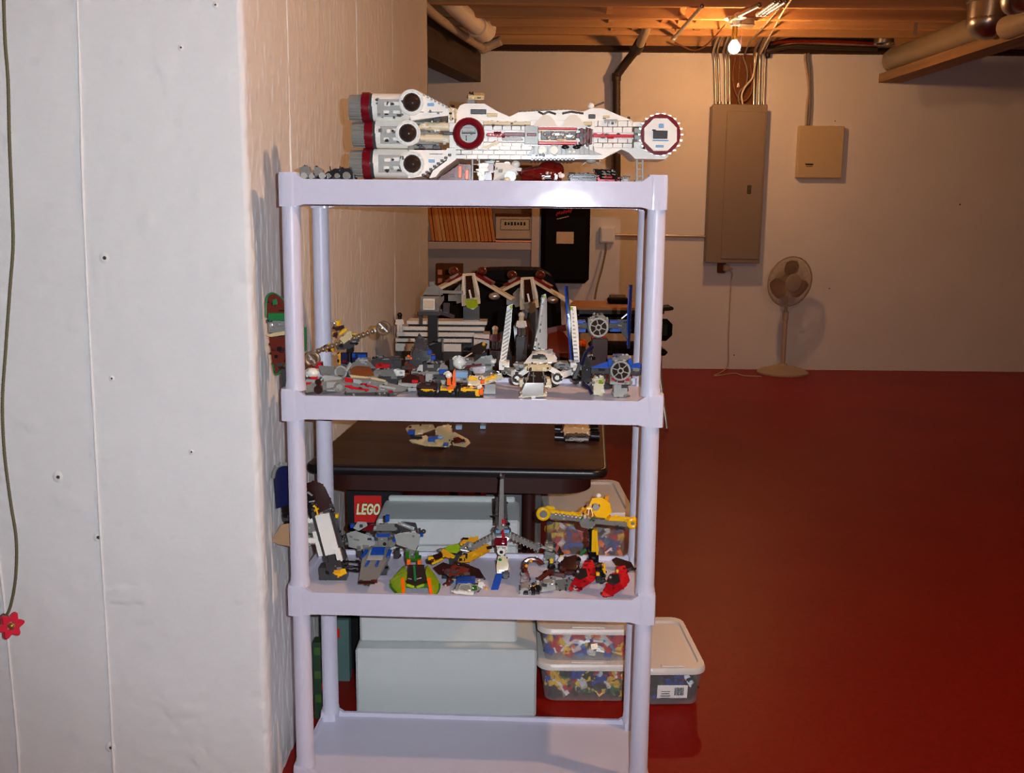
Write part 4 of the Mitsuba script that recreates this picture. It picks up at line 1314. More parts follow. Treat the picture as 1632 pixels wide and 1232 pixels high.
P += [
    ('fairing', 't_white', [('p', [(650, 143), (667, 146), (714, 170), (716, 184), (655, 192), (650, 170)], -.056, .11)]),
    ('fairing_teeth', 't_light', [('b', 668 + 6 * q, 146 + 3.2 * q, 672 + 6 * q, 150 + 3.2 * q, -.058, .1) for q in range(8)]),
    ('fairing', 't_white', [('p', [(652, 239), (714, 239), (716, 250), (692, 268), (674, 281), (650, 284)], -.056, .11)]),
    ('fairing_teeth', 't_dark', [('b', 672 + 6 * q, 277 - 4.6 * q, 677 + 6 * q, 281 - 4.6 * q, -.058, .1) for q in range(8)]),
    ('decal', 't_sky', [('b', 681, 164, 692, 169, -.0575, .003), ('b', 683, 254, 693, 259, -.0575, .003)]),
    ('panel_line', 't_grey', [('b', 682, 178, 706, 179, -.0572, .003), ('b', 684, 245, 706, 246, -.0572, .003), ('b', 668, 178, 676, 179, -.0572, .003)]),
    ('nacelle', 't_grey', [('b', 644, 194, 700, 237, -.03, .07), ('b', 660, 200, 690, 208, -.05, .03), ('b', 660, 222, 690, 230, -.05, .03), ('b', 652, 183, 662, 194, -.05, .03), ('b', 650, 230, 660, 240, -.05, .03)]),
    ('tank', 't_cream', [('x', 678, 716, 202, 6.5, -.045), ('x', 670, 679, 202, 5.2, -.045)]),
    ('tank', 't_cream', [('x', 678, 716, 221, 6.5, -.045), ('x', 670, 679, 221, 5.2, -.045)]),
    ('vent', 't_dark', [('b', 690, 188, 702, 194, -.058, .03), ('b', 690, 232, 702, 238, -.058, .03), ('b', 706, 210, 722, 215, -.052, .03), ('b', 668, 233, 676, 237, -.056, .03)]),
    ('neck', 't_white', [('b', 714, 172, 724, 196, -.05, .09), ('b', 716, 196, 728, 236, -.045, .09), ('p', [(712, 236), (727, 236), (727, 254), (702, 272), (694, 282), (684, 284), (690, 272), (712, 256)], -.05, .1)]),
    ('neck_tile', 't_tan', [('b', 717, 168, 721, 192, -.053, .02), ('b', 724, 172, 727, 190, -.05, .02)]),
    ('hull', 't_white', [('g', 726, 192, 860, 208, -.042, .095, 9, 2), ('g', 770, 218, 846, 236, -.042, .095, 5, 2), ('g', 726, 232, 848, 254, -.046, .10, 7, 3), ('b', 846, 192, 948, 206, -.040, .09), ('b', 726, 206, 950, 234, -.034, .075)]),
    ('fin', 't_white', [('p', [(726, 181), (733, 168), (741, 165), (772, 165), (790, 176), (812, 186), (826, 179), (862, 177), (862, 193), (726, 193)], -.028, .05)]),
    ('fin_slot', 't_dark', [('b', 750, 174, 775, 182, -.030, .01)]),
    ('fin_tile', 't_tan', [('b', 776, 180, 793, 186, -.030, .01), ('b', 806, 195, 828, 199, -.0435, .01)]),
    ('mast', 't_grey', [('b', 744, 158, 757, 166, -.02, .03), ('z', 750, 152, 160, 2, -.01)]),
    ('mast>flap', 't_tan', [('r', (759, 152, -.012), (25, 3.5, 22), (18, 0, 0)), ('r', (759, 156, -.016), (24, 2, 22), (18, 0, 0))], 'tan flap'),
    ('spine', 't_white', [('p', [(862, 177), (905, 175), (928, 178), (945, 172), (962, 173), (985, 183), (1008, 192), (862, 194)], -.026, .05)]),
    ('spine_stud', 't_grey', [('S', 846, 905, 175.5, -.02, .03), ('S', 826, 862, 177.5, -.02, .03)]),
    ('turret_base', 't_white', [('h', [(851, 201, -.048), (889, 201, -.048), (889, 201, -.02), (851, 201, -.02), (866, 183, -.036), (874, 183, -.036), (880, 188, -.04), (860, 188, -.04)])]),
    ('turret_base', 't_white', [('h', [(895, 201, -.048), (933, 201, -.048), (933, 201, -.02), (895, 201, -.02), (910, 183, -.036), (918, 183, -.036), (924, 188, -.04), (904, 188, -.04)])]),
    ('turret_cap', 't_dark', [('l', (858, 178, -.034), (866, 182, -.036), 3, 3), ('l', (866, 182, -.036), (874, 178, -.036), 3, 3), ('l', (874, 178, -.036), (886, 182, -.034), 3, 3), ('l', (896, 181, -.034), (910, 178, -.036), 3, 3), ('l', (910, 178, -.036), (930, 181, -.034), 3, 3)]),
    ('stripe', 't_red', [('b', 776, 212, 803, 217, -.045, .01), ('b', 945, 214, 1010, 219, -.042, .01)], 'red stripe'),
    ('stripe', 't_maroon', [('b', 803, 211, 836, 217, -.045, .01), ('b', 840, 212, 855, 217, -.047, .01)], 'dark red stripe'),
    ('stripe_tooth', 't_white', [('b', 780 + 5.5 * q, 213.5, 783 + 5.5 * q, 216, -.0462, .003) for q in range(4)]),
    ('side_grille', 't_light', [('b', 836, 200, 858, 230, -.0445, .02), ('F', 838, 203, 857, 228, -.0445, 3, 4), ('b', 800, 219, 832, 224, -.0445, .02)]),
    ('wedge', 't_tan', [('p', [(768, 236), (792, 224), (796, 226), (778, 237)], -.05, .02), ('b', 770, 194, 846, 199, -.046, .02)]),
    ('window_frame', 't_red', [('b', 858, 203, 920, 206.5, -.05, .02), ('b', 858, 226, 920, 230.5, -.05, .02)], 'red window frame'),
    ('window_sill', 't_cream', [('b', 858, 206.5, 920, 209, -.0485, .02), ('b', 858, 223, 920, 226, -.0485, .02)]),
    ('greeble', 't_dark', [('b', 862, 209, 918, 223, -.042, .02)]),
    ('greeble_knob', 't_chrome', [('s', 868 + 6.5 * q, 212 + 5 * ((q * 3) % 2) + 2, 2.6 + (q % 3) * .6, -.044) for q in range(8)] + [('b', 884, 212, 898, 216, -.046, .01), ('b', 902, 215, 914, 219, -.046, .01)]),
    ('side_duct', 't_redbrown', [('b', 925 + 5 * q, 204 + 1.5 * (q % 2), 929 + 5 * q, 232 - 2 * (q % 2), -.048, .03) for q in range(4)] + [('b', 918, 212, 944, 220, -.044, .03)]),
    ('nose_block', 't_white', [('g', 945, 192, 1008, 212, -.040, .09, 4, 2), ('g', 945, 220, 1008, 236, -.040, .09, 4, 2), ('b', 945, 210, 1010, 222, -.036, .08), ('b', 1008, 194, 1030, 202, -.03, .06), ('b', 1010, 226, 1034, 236, -.03, .06)]),
    ('nose_slot', 't_dark', [('b', 938, 182, 949, 189, -.028, .01)]),
    ('nose_tile', 't_tan', [('b', 961, 184, 972, 188, -.0275, .01), ('b', 930, 194, 944, 200, -.043, .02)]),
    ('nose_grille', 't_light', [('b', 963, 190, 984, 193, -.043, .02), ('F', 962, 192, 984, 198, -.0405, 4, 1), ('b', 1011, 204, 1024, 214, -.04, .05), ('b', 1011, 215, 1024, 225, -.04, .05)]),
    ('keel', 't_white', [('p', [(740, 254), (762, 254), (925, 254), (960, 254), (972, 247), (990, 238), (1002, 243), (1012, 253), (1060, 254), (1066, 248), (1020, 236), (960, 234), (740, 236)], -.038, .085)]),
    ('keel_stud', 't_light', [('b', 846 + 6 * q, 252, 850 + 6 * q, 256, -.04, .09) for q in range(12)]),
    ('ribbed_wedge', 't_light', [('p', [(842, 246), (852, 232), (924, 232), (960, 246)], -.056, .03)] + [('l', (850 + 7.5 * q, 246, -.057), (852 + 7.2 * q, 233, -.057), 2.4, 2) for q in range(14)]),
    ('ribbed_wedge>port', 't_cream', [('c', 864, 239, 6, -.061, .01), ('c', 883, 239, 6, -.061, .01), ('F', 905, 238, 918, 246, -.060, 2, 1)]),
    ('ribbed_wedge>port_hole', 't_black', [('s', 901, 234.5, (6, 3, 3), -.058), ('s', 919, 234.5, (6, 3, 3), -.058), ('b', 859, 245, 868, 248, -.06, .01)]),
    ('porthole_ring', 't_maroon', [('o', 747, 213, 18.5, 5.4, -.056)], 'glossy dark red ring'),
    ('porthole', 't_light', [('c', 747, 213, 15, -.052, .02), ('b', 736, 203, 758, 210, -.056, .02), ('F', 738, 216, 756, 224, -.054, 2, 1)]),
    ('porthole_slot', 't_dark', [('b', 736, 211, 758, 213, -.058, .01), ('b', 742, 216, 744, 224, -.056, .01)]),
    ('end_drum', 't_maroon', [('c', 1053, 214.5, 31, -.052, .085)], 'dark red drum'),
    ('end_face', 't_white', [('p', [(1053 + 28 * math.cos(math.radians(22.5 + 45 * q)), 214.5 + 28 * math.sin(math.radians(22.5 + 45 * q))) for q in range(8)], -.0565, .012)]),
    ('end_window', 't_dark', [('b', 1041, 208, 1064, 221, -.0585, .006)], 'dark grey window'),
    ('end_mark', 't_sky', [('b', 1050, 197, 1058, 204, -.0574, .002), ('b', 1040, 223, 1066, 225, -.0574, .002), ('b', 1045, 231, 1058, 235, -.0574, .002)]),
    ('end_studs', 't_tan', [('l', (1053 + 33 * math.cos(a), 214.5 + 33 * math.sin(a), -.045), (1053 + 33 * math.cos(a), 214.5 + 33 * math.sin(a), .03), 6.0, 3.6) for a in np.arange(22) * 2 * math.pi / 22]),
    ('antenna', 't_dark', [('l', (945, 170, -.01), (963, 163, -.01), 2.4, 2.4), ('z', 1002, 186, 192, 2, -.02)]),
    ('antenna_ball', 't_white', [('s', 942, 169, 5, -.012)]),
    ('under_turret', 't_light', [('s', 942, 256, (8, 8, 5), -.01), ('l', (934, 258, -.012), (928, 263, -.012), 1.6, 1.6), ('l', (950, 258, -.012), (956, 263, -.012), 1.6, 1.6)]),
    ('leg', 't_grey', [('l', (753, 252, -.02), (753, g0, -.02), 3, 3), ('l', (764, 252, -.02), (764, g0, -.02), 3, 3)] + [('l', (753, y, -.02), (764, y, -.02), 2, 2) for y in (262, 274)], 'grey lattice leg'),
    ('leg', 't_light', [('l', (1015, 250, -.0), (1015, g0 + 1, -.0), 3, 3), ('l', (1024, 250, -.0), (1024, g0 + 1, -.0), 3, 3), ('b', 1012, 287, 1027, g0 + 1, -.005, .02)] + [('l', (1015, y, 0), (1024, y, 0), 2, 2) for y in (260, 270, 281)], 'grey lattice leg'),
]
toy('brick_spaceship', 'long white toy brick spaceship with red stripes and grey engine nozzles on the top shelf', 'toy spaceship', YA, P)

YQ = 1.755
gy = lambda x, Y, k: foot_y(x, Y, DECK[k])
g = gy(500, YQ, 0)
toy('brick_vehicle', 'small dark grey toy crawler with curved fins at the left end of the top shelf', 'toy vehicle', YQ, [
    ('base', 't_dark', [('b', 479, 277, 520, g, -.015, .045)]),
    ('fender', 't_grey', [('p', [(476, 268), (484, 264), (493, 268), (497, 278), (480, 279)], -.02, .012), ('p', [(501, 267), (507, 266), (514, 271), (517, 279), (502, 279)], -.02, .012)]),
    ('mast', 't_black', [('l', (488, 266, 0), (494, 275, 0), 1.6, 1.6), ('l', (489, 263, 0), (491, 270, 0), 1.4, 1.4)]),
    ('wheel', 't_light', [('c', 484, 280, 5, -.023, .01), ('c', 496, 281, 4, -.023, .01), ('c', 513, 280, 5, -.023, .01)])])
YQ = 1.765
g = gy(545, YQ, 0)
toy('brick_vehicle', 'low black toy car beside the dark grey crawler on the top shelf', 'toy vehicle', YQ, [
    ('body', 't_black', [('p', [(517, 284), (522, 275), (532, 269), (558, 268), (562, 276), (562, g), (517, g)], -.02, .05)]),
    ('roof_rod', 't_dark', [('l', (526, 265, 0), (527, 272, 0), 2, 2), ('l', (542, 265, 0), (543, 272, 0), 2, 2)]),
    ('wheel', 't_grey', [('c', 523, 280, 4, -.023, .01), ('c', 537, 280, 4, -.023, .01), ('c', 552, 280, 6, -.023, .01)])])
YQ = 1.79
g = gy(795, YQ, 0)
toy('brick_vehicle', 'white toy hover vehicle with a dark red seat under the white spaceship', 'toy vehicle', YQ, [
    ('rear_block', 't_white', [('b', 763, 260, 777, g, -.02, .04)]),
    ('seat', 't_maroon', [('b', 777, 258, 787, 276, -.01, .03)], 'dark red seat'),
    ('strut', 't_grey', [('h', [(772, 287, -.025), (784, 287, -.025), (774, 274, -.025), (783, 274, -.025), (776, 281, -.02), (780, 281, -.02), (772, g, .0), (784, g, .0)]), ('b', 774, 256, 788, 261, -.015, .03)]),
    ('hull', 't_white', [('h', [(786, 288, -.028), (790, 259, -.02), (812, 260, -.02), (820, 268, -.026), (826, 277, -.022), (804, 276, -.03), (786, g, .01), (790, 259, .015), (812, 260, .015), (826, 277, .01), (806, g, .0)])]),
    ('nose', 't_white', [('s', 822, 262, (7, 8, 6), -.012), ('h', [(812, 264, -.02), (832, 268, -.016), (830, 273, -.02), (812, 272, -.02), (812, 264, .01), (830, 270, .01)])]),
    ('wheel', 't_black', [('c', 813, 281, 9, -.032, .03)]),
    ('hub', 't_cream', [('s', 808, 286, (5, 3, 4), -.034)])])
YQ = 1.785
g = gy(865, YQ, 0)
toy('brick_speeder', 'glossy dark red rounded toy speeder under the middle of the white spaceship', 'toy speeder', YQ, [
    ('body', 't_glossred', [('s', (862), 278, (34, 26, 13), 0), ('s', 845, 277, (18, 22, 9), -.005), ('h', [(832, 272, -.02), (870, 265, -.02), (895, 270, -.02), (895, 284, -.022), (830, 286, -.022), (832, 272, .015), (895, 270, .015), (830, g, .0), (895, g, .0)])]),
    ('fin', 't_glossred', [('s', 876, 268, (18, 12, 11), .004), ('s', 889, 272, (10, 14, 12), 0)]),
    ('light', 't_chrome', [('s', 872, 276, 3, -.032), ('s', 878, 276, 2, -.032), ('s', 866, 284, 3, -.030)]),
    ('lamp', 't_white', [('s', 895, 280, (5, 4, 4), -.030), ('b', 884, 278, 889, 285, -.032, .006)]),
    ('grille', 't_black', [('b', 864, 279, 878, 285, -.028, .01)])])
YQ = 1.80
g = gy(930, YQ, 0)
toy('brick_slab', 'flat dark toy slab lying on the top shelf left of the tilted console', 'toy', YQ, [
    ('slab', 't_brown', [('b', 908, 277, 951, g, -.02, .05)]), ('tile', 't_black', [('b', 912, 279, 948, 284, -.022, .02)])])
g = gy(968, YQ, 0)
toy('brick_console', 'dark toy console tilted on a red base at the right end of the top shelf', 'toy', YQ, [
    ('base', 't_red', [('b', 952, 282, 988, g, -.02, .045)]),
    ('screen', 't_black', [('h', [(946, 269, -.01), (977, 271, -.01), (990, 286, -.024), (956, 285, -.024), (946, 271, .0), (977, 273, .0), (990, 288, -.012), (956, 287, -.012)])]),
    ('key', 't_grey', [('r', (962 + 8 * (q % 3), 273.5 + 4.5 * (q // 3), -.0155 - .0045 * (q // 3)), (6, 1.6, 2), (35, 12, 0)) for q in range(7)]),
    ('end_block', 't_grey', [('b', 991, 282, 1003, g, -.02, .04)])])
YQ = 1.80
g = gy(728, YQ, 0)
toy('brick_vehicle', 'dark orange-brown toy model in the shade below the red porthole ring', 'toy vehicle', YQ, [
    ('body', 't_redbrown', [('p', [(700, 284), (718, 272), (732, 262), (750, 262), (752, g), (700, g)], .0, .04)]),
    ('trim', 't_orange', [('b', 730, 264, 736, 284, -.004, .01), ('b', 741, 270, 747, 286, -.004, .01)])])

# ---------------- second shelf
YQ = 1.745
g = gy(455, YQ, 1)
toy('brick_skiff', 'green and red-brown upright toy craft standing behind the left front post on the second shelf', 'toy spaceship', YQ, [
    ('upper_wing', 't_redbrown', [('p', [(426, 478), (430, 470), (437, 468), (446, 474), (456, 484), (456, 506), (425, 506)], .0, .008)]),
    ('wing_edge', 't_green', [('t', [(424.5, 506, .004), (424.5, 482, .004), (428, 471, .004), (435, 468, .004), (446, 474, .004), (458, 486, .004)], 2.2), ('p', [(434, 478), (440, 476), (441, 485), (435, 487)], -.004, .004)], 'green rim'),
    ('collar', 't_green', [('b', 427, 499, 458, 511, -.008, .022)]),
    ('cockpit', 't_grey', [('b', 427, 511, 458, 531, -.004, .02), ('b', 446, 512, 458, 520, -.008, .02)]),
    ('light', 't_chrome', [('s', 433.5, 518, (3.5, 3, 5), -.006)]),
    ('blade', 't_tan', [('h', [(423, 534, -.004), (434, 531, -.01), (460, 527, -.01), (460, 533, -.01), (430, 537, -.006), (423, 534, .012), (460, 529, .02)])]),
    ('lower_wing', 't_redbrown', [('p', [(429, 537), (460, 536), (460, 580), (448, 590), (440, 596), (434, 580)], .002, .008)]),
    ('lower_edge', 't_green', [('t', [(435, 580, .004), (439, 595, .004), (445, 594, .004), (454, 583, .004), (462, 560, .004)], 2.2), ('b', 478, 522, 487, 560, .03, .012)], 'green rim'),
    ('spot', 't_black', [('b', 441, 553, 449, 560, -.001, .004), ('b', 437, 566, 442, 571, -.001, .004)]),
    ('stand', 't_dark', [('b', 448, 588, 470, g, .0, .03), ('b', 452, 534, 482, 560, .006, .02)])])
YQ = 1.885
g = gy(555, YQ, 1)
toy('brick_starship', 'slim chrome and gold toy craft tilted diagonally on a dark stand, second shelf', 'toy spaceship', YQ, [
    ('wing', 't_chrome', [('l', (500, 562, 0), (600, 526, 0), 8, 5)]),
    ('wing_bead', 't_bronze', [('s', 508 + 7.1 * q, 559 - 2.55 * q, 4.4, -.003) for q in range(13)]),
    ('wing_edge', 't_gold', [('l', (504, 558, .004), (600, 523, .004), 5, 3), ('l', (520, 560, -.006), (532, 556, -.006), 3, 3)], 'gold edge'),
    ('engine', 't_bronze', [('s', 497, 571, (11, 16, 11), 0), ('o', 498, 572, 10, 3, -.014)]),
    ('engine', 't_bronze', [('s', 610, 522, (11, 16, 11), 0), ('o', 611, 523, 9, 3, -.014)]),
    ('engine_fin', 't_chrome', [('l', (492, 565, -.018), (503, 579, -.018), 3, 3), ('l', (604, 515, -.018), (618, 529, -.018), 3, 3)]),
    ('fuselage', 't_dark', [('h', [(537, 554, -.02), (570, 539, -.02), (572, 544, -.02), (558, 556, -.02), (544, 557, -.02), (540, 548, .03), (566, 536, .03)])]),
    ('cockpit', 't_tan', [('h', [(541, 540, -.01), (558, 528, -.01), (562, 537, -.01), (548, 548, -.01), (545, 540, .02), (560, 532, .02)])]),
    ('tail', 't_brown', [('h', [(530, 522, .0), (548, 518, .0), (549, 523, .0), (536, 528, .0), (532, 522, .03), (546, 520, .03)]), ('b', 531, 531, 537, 537, -.01, .01)]),
    ('tail_trim', 't_yellow', [('l', (541, 533, -.004), (553, 524, -.004), 5, 4), ('b', 536, 512, 541, 520, .002, .01), ('b', 530, 529, 535, 536, -.008, .006)]),
    ('dome', 't_chrome', [('s', 533, 515, (4.5, 4.5, 4), .004)]),
    ('stand', 't_black', [('b', 552, 552, 562, 562, -.01, .02), ('z', 557, 560, g, 4, .004)])])
YQ = 1.905
g = gy(565, YQ, 1)
toy('picture_card', 'small dark blue picture card standing behind the grey fighter on the second shelf', 'card', YQ, [
    ('card', 't_navy', [('b', 543, 562, 585, 586, .0, .008), ('b', 543, 586, 585, g, .0, .01)]),
    ('edge', 't_gold', [('b', 539, 563, 544, 584, .001, .008)], 'golden edge'),
    ('print_patch', 't_blue', [('b', 570, 565, 584, 574, -.0012, .002), ('b', 556, 563, 566, 570, -.0012, .002)]),
    ('print_patch', 't_maroon', [('b', 545, 574, 560, 578, -.0012, .002)])])
YQ = 1.86
g = gy(540, YQ, 1)
toy('brick_fighter', 'grey toy fighter with a brown canopy and round engine pod, left of the crawler', 'toy spaceship', YQ, [
    ('engine', 't_grey', [('h', [(507, 582, -.01), (512, 597, -.01), (542, 600, -.02), (548, 586, -.02), (507, 582, .015), (548, 590, .012)]), ('c', 543, 593, 10, -.026, .03)]),
    ('engine_ring', 't_light', [('o', 543, 593, 9, 1.6, -.027)]),
    ('wing', 't_grey', [('h', [(500, 604, -.02), (530, 596, -.03), (560, 606, -.03), (545, 612, -.03), (500, 612, -.03), (510, 600, .02), (560, 604, .02), (540, g, .0)]), ('l', (505, 607, -.02), (520, 596, -.02), 6, 3)]),
    ('wing_tip', 't_red', [('b', 505, 578, 512, 590, -.006, .02)], 'red tip'),
    ('fuselage', 't_grey', [('h', [(552, 582, -.01), (575, 573, .0), (590, 577, .0), (606, 596, -.02), (600, 603, -.02), (556, 598, -.025), (552, 584, .03), (592, 580, .03), (600, 606, .01)])]),
    ('canopy', 't_amberclear', [('h', [(557, 588, -.026), (570, 583, -.02), (590, 585, -.02), (597, 599, -.03), (580, 600, -.032), (560, 597, -.03), (566, 582, .01), (590, 583, .01)])], 'brown canopy'),
    ('nose', 't_tan', [('h', [(556, 597, -.034), (600, 602, -.04), (616, 606, -.045), (612, 611, -.045), (560, 602, -.036), (600, 606, .0)])]),
    ('stud_strip', 't_light', [('b', 568, 573, 586, 576, -.004, .02), ('S', 568, 586, 573, -.004, .016)]),
    ('cannon', 't_light', [('s', 557, 580, 3, -.02), ('l', (551, 592, -.03), (559, 580, -.02), 4, 4)]),
    ('skid', 't_dark', [('b', 540, 600, 600, g, -.01, .03)])])
YQ = 1.765
g = gy(560, YQ, 1)
toy('brick_fighter', 'long-nosed grey toy fighter with red stripes at the front left of the second shelf', 'toy spaceship', YQ, [
    ('fuselage', 't_grey', [('h', [(548, 601, -.015), (586, 603, -.015), (646, 616, -.03), (650, 621, -.03), (640, 624, -.03), (552, 626, -.02), (548, 603, .02), (600, 608, .02), (640, 620, .0), (552, g, .01), (630, g, -.01)])]),
    ('stripe', 't_red', [('p', [(549, 602), (562, 604), (562, 610), (550, 609)], -.0225, .004), ('p', [(550, 614), (570, 618), (588, 621), (588, 623), (568, 621), (550, 617)], -.0275, .004), ('p', [(577, 611), (603, 618), (603, 620), (577, 613)], -.027, .004), ('p', [(618, 622), (627, 624), (626, 625), (618, 624)], -.034, .004)], 'red stripe'),
    ('panel', 't_light', [('p', [(563, 604), (576, 607), (576, 613), (563, 610)], -.022, .004), ('p', [(604, 613), (630, 618), (630, 621), (604, 617)], -.032, .006)]),
    ('wing', 't_grey', [('h', [(485, 612, -.01), (545, 604, -.01), (548, 618, -.02), (487, 626, -.02), (485, 614, .02), (545, 608, .02), (548, 624, .01), (487, g, .01)])]),
    ('wing', 't_light', [('h', [(486, 606, .01), (520, 598, .01), (545, 602, .01), (545, 607, .01), (486, 612, .01), (500, 604, .04), (545, 604, .04)])]),
    ('wing_stripe', 't_red', [('b', 494, 601, 506, 605, .006, .01), ('b', 486, 610, 495, 613, -.012, .01), ('b', 507, 611, 512, 614, -.014, .01)], 'red stripe'),
    ('engine', 't_light', [('c', 541, 617, 9, -.026, .05), ('b', 520, 609, 541, 624, -.018, .04)]),
    ('engine_ring', 't_grey', [('o', 541, 617, 7, 1.8, -.027)]),
    ('engine', 't_brown', [('c', 507, 621, 7, -.024, .04), ('c', 507, 609, 5, -.016, .03)]),
    ('canister', 't_white', [('s', 498, 594, (11, 9, 8), .03)], 'white rounded block'),
    ('canister', 't_redbrown', [('s', 496, 592, (5, 8, 12), .045)])])
YQ = 1.90
g = gy(615, YQ, 1)
toy('brick_block', 'dark grey toy block with a red panel behind the fighters on the second shelf', 'toy', YQ, [
    ('block', 't_dark', [('b', 592, 574, 640, g, .0, .03), ('b', 600, 569, 636, 574, .005, .02)]),
    ('panel', 't_red', [('b', 598, 580, 622, 587, -.004, .006)], 'red panel'),
    ('slope', 't_grey', [('h', [(592, 590, -.02), (632, 588, -.02), (640, 600, -.03), (588, 600, -.03), (592, 588, .0), (640, 590, .0)])]),
    ('tile', 't_white', [('b', 631, 590, 645, 599, -.036, .01)])])
YQ = 1.88
g = gy(672, YQ, 1)
toy('brick_crawler', 'spiky dark brown toy crawler in the middle of the second shelf', 'toy vehicle', YQ, [
    ('body', 't_brown', [('h', [(650, 580, -.01), (662, 545, .0), (668, 530, .0), (676, 545, .0), (690, 566, -.01), (695, 585, -.015), (650, 585, -.015), (655, 560, .03), (690, 566, .03)])]),
    ('hood', 't_black', [('h', [(648, 584, -.02), (660, 558, -.016), (684, 560, -.016), (696, 584, -.022), (648, 590, .02), (696, 590, .02), (660, 560, .02)])]),
    ('spike', 't_dark', [('l', (672, 536, 0), (682, 548, 0), 3, 2), ('l', (684, 550, 0), (706, 541, 0), 4, 3), ('l', (656, 566, -.01), (646, 574, -.01), 3, 3)]),
    ('lamp', 't_orange', [('s', 651, 568, 2.6, -.022), ('s', 655, 571, 2.4, -.024)], 'orange lamp'),
    ('block', 't_blue', [('b', 681, 558, 688, 565, -.022, .008), ('b', 687, 567, 694, 574, -.024, .008)], 'blue block'),
    ('chassis', 't_redbrown', [('b', 644, 580, 700, 590, -.02, .04), ('b', 652, 590, 692, g, -.015, .03)])])
YQ = 1.825
g = gy(680, YQ, 1)
toy('brick_hauler', 'grey toy hauler with dark panels left of the white ball on the second shelf', 'toy vehicle', YQ, [
    ('deck', 't_grey', [('b', 655, 592, 712, 597, -.03, .05)]),
    ('cargo', 't_dark', [('b', 674, 580, 700, 592, -.03, .04), ('b', 690, 597, 709, 612, -.034, .04)]),
    ('slope', 't_light', [('h', [(664, 592, -.032), (668, 582, -.03), (674, 581, -.03), (674, 592, -.032), (664, 592, .01), (674, 582, .01)]), ('b', 678, 596, 689, 609, -.036, .04), ('b', 688, 606, 709, 614, -.038, .03)]),
    ('cab', 't_grey', [('h', [(698, 590, -.03), (704, 578, -.03), (713, 584, -.03), (712, 591, -.03), (698, 590, .0), (706, 578, .0)])]),
    ('block', 't_blue', [('b', 700, 589, 713, 597, -.036, .02)], 'blue block'),
    ('nose', 't_brown', [('h', [(640, 606, -.03), (650, 596, -.03), (668, 600, -.03), (668, 610, -.04), (640, 610, -.03), (650, 600, .01), (668, 602, .01)])]),
    ('seat', 't_red', [('b', 656, 606, 666, 611, -.044, .01)], 'red block'),
    ('plate', 't_light', [('b', 634, 611, 666, 617, -.04, .04), ('b', 640, 617, 664, g, -.03, .03)]),
    ('stud', 't_grey', [('S', 678, 706, 578, -.025, .016)])])
YQ = 1.755
g = gy(715, YQ, 1)
toy('brick_platform', 'black and yellow toy platform with orange cranes at the front of the second shelf', 'toy vehicle', YQ, [
    ('plate', 't_black', [('b', 667, 620, 770, g, -.02, .05)]),
    ('stripe', 't_yellow', [('b', 670, 619.5, 692, 622, -.022, .03), ('b', 699, 619.5, 723, 623, -.022, .03), ('b', 734, 620, 758, 623.5, -.022, .03), ('b', 757, 621, 763, 630, -.024, .02)], 'yellow stripe'),
    ('stripe', 't_orange', [('b', 763, 620, 770, 630, -.024, .03), ('b', 766, 606, 772, 612, -.01, .01)]),
    ('hull', 't_brown', [('h', [(665, 618, -.024), (668, 611, -.022), (690, 608, -.02), (699, 614, -.024), (699, 620, -.026), (665, 620, -.02), (668, 611, .02), (699, 612, .02)])]),
    ('clamp', 't_black', [('t', [(699, 612, -.026), (698, 624, -.03), (696, 630, -.03)], 3.4), ('t', [(744, 613, -.02), (732, 614, -.026), (729, 622, -.03), (728, 630, -.03)], 3.4)]),
    ('crane', 't_orange', [('p', [(712, 614), (713, 600), (718, 600), (719, 614)], -.02, .012), ('p', [(720, 620), (722, 592), (725, 588), (726, 614), (724, 620)], -.016, .012), ('p', [(711, 619), (722, 612), (725, 616), (722, 621), (712, 621)], -.024, .012)], 'orange crane arm'),
    ('cap', 't_white', [('s', 715, 598, 5.5, -.016), ('s', 765, 616, 3.6, -.03)], 'white round cap'),
    ('cargo', 't_sky', [('b', 725, 593, 745, 602, -.008, .02)], 'pale blue block'),
    ('cargo', 't_grey', [('b', 725, 602, 745, 615, -.008, .02)])])
YQ = 1.87
g = gy(740, YQ, 1)
toy('brick_speeder', 'grey toy speeder with a white ball and gold rods, second shelf', 'toy speeder', YQ, [
    ('ball', 't_white', [('s', 732, 577.5, 10.5, -.03)], 'white ball'),
    ('rod', 't_bronze', [('l', (738, 571, -.02), (753, 562, -.02), 2.4, 2.4), ('l', (755, 550, 0), (763, 545, 0), 2, 2), ('l', (766, 563, -.01), (773, 559, -.01), 2, 2)], 'gold rod'),
    ('canopy', 't_smoke', [('h', [(750, 560, -.02), (754, 551, -.01), (768, 545, -.01), (777, 548, -.01), (774, 558, -.02), (764, 566, -.026), (752, 562, .02), (776, 550, .02)])]),
    ('glint', 't_gold', [('s', 771, 548.5, 3, -.014)]),
    ('frame', 't_grey', [('b', 741, 574, 754, 584, -.02, .04), ('h', [(752, 580, -.02), (768, 568, -.02), (784, 566, -.02), (788, 580, -.024), (776, 600, -.026), (748, 590, -.02), (752, 582, .02), (786, 570, .02)])]),
    ('belly', 't_maroon', [('l', (742, 584, -.026), (768, 581, -.026), 4, 3), ('h', [(752, 586, -.028), (774, 584, -.028), (772, 596, -.03), (758, 598, -.03), (752, 588, .01), (772, 588, .01)])]),
    ('pilot', 't_white', [('s', 786, 576, (5, 5, 4), -.03)]),
    ('leg', 't_dark', [('b', 744, 590, 752, g, -.01, .02), ('b', 770, 596, 778, g, -.01, .02), ('b', 716, 572, 724, 590, -.005, .02), ('b', 720, 588, 750, 600, .0, .03)])])
YQ = 1.80
g = gy(770, YQ, 1)
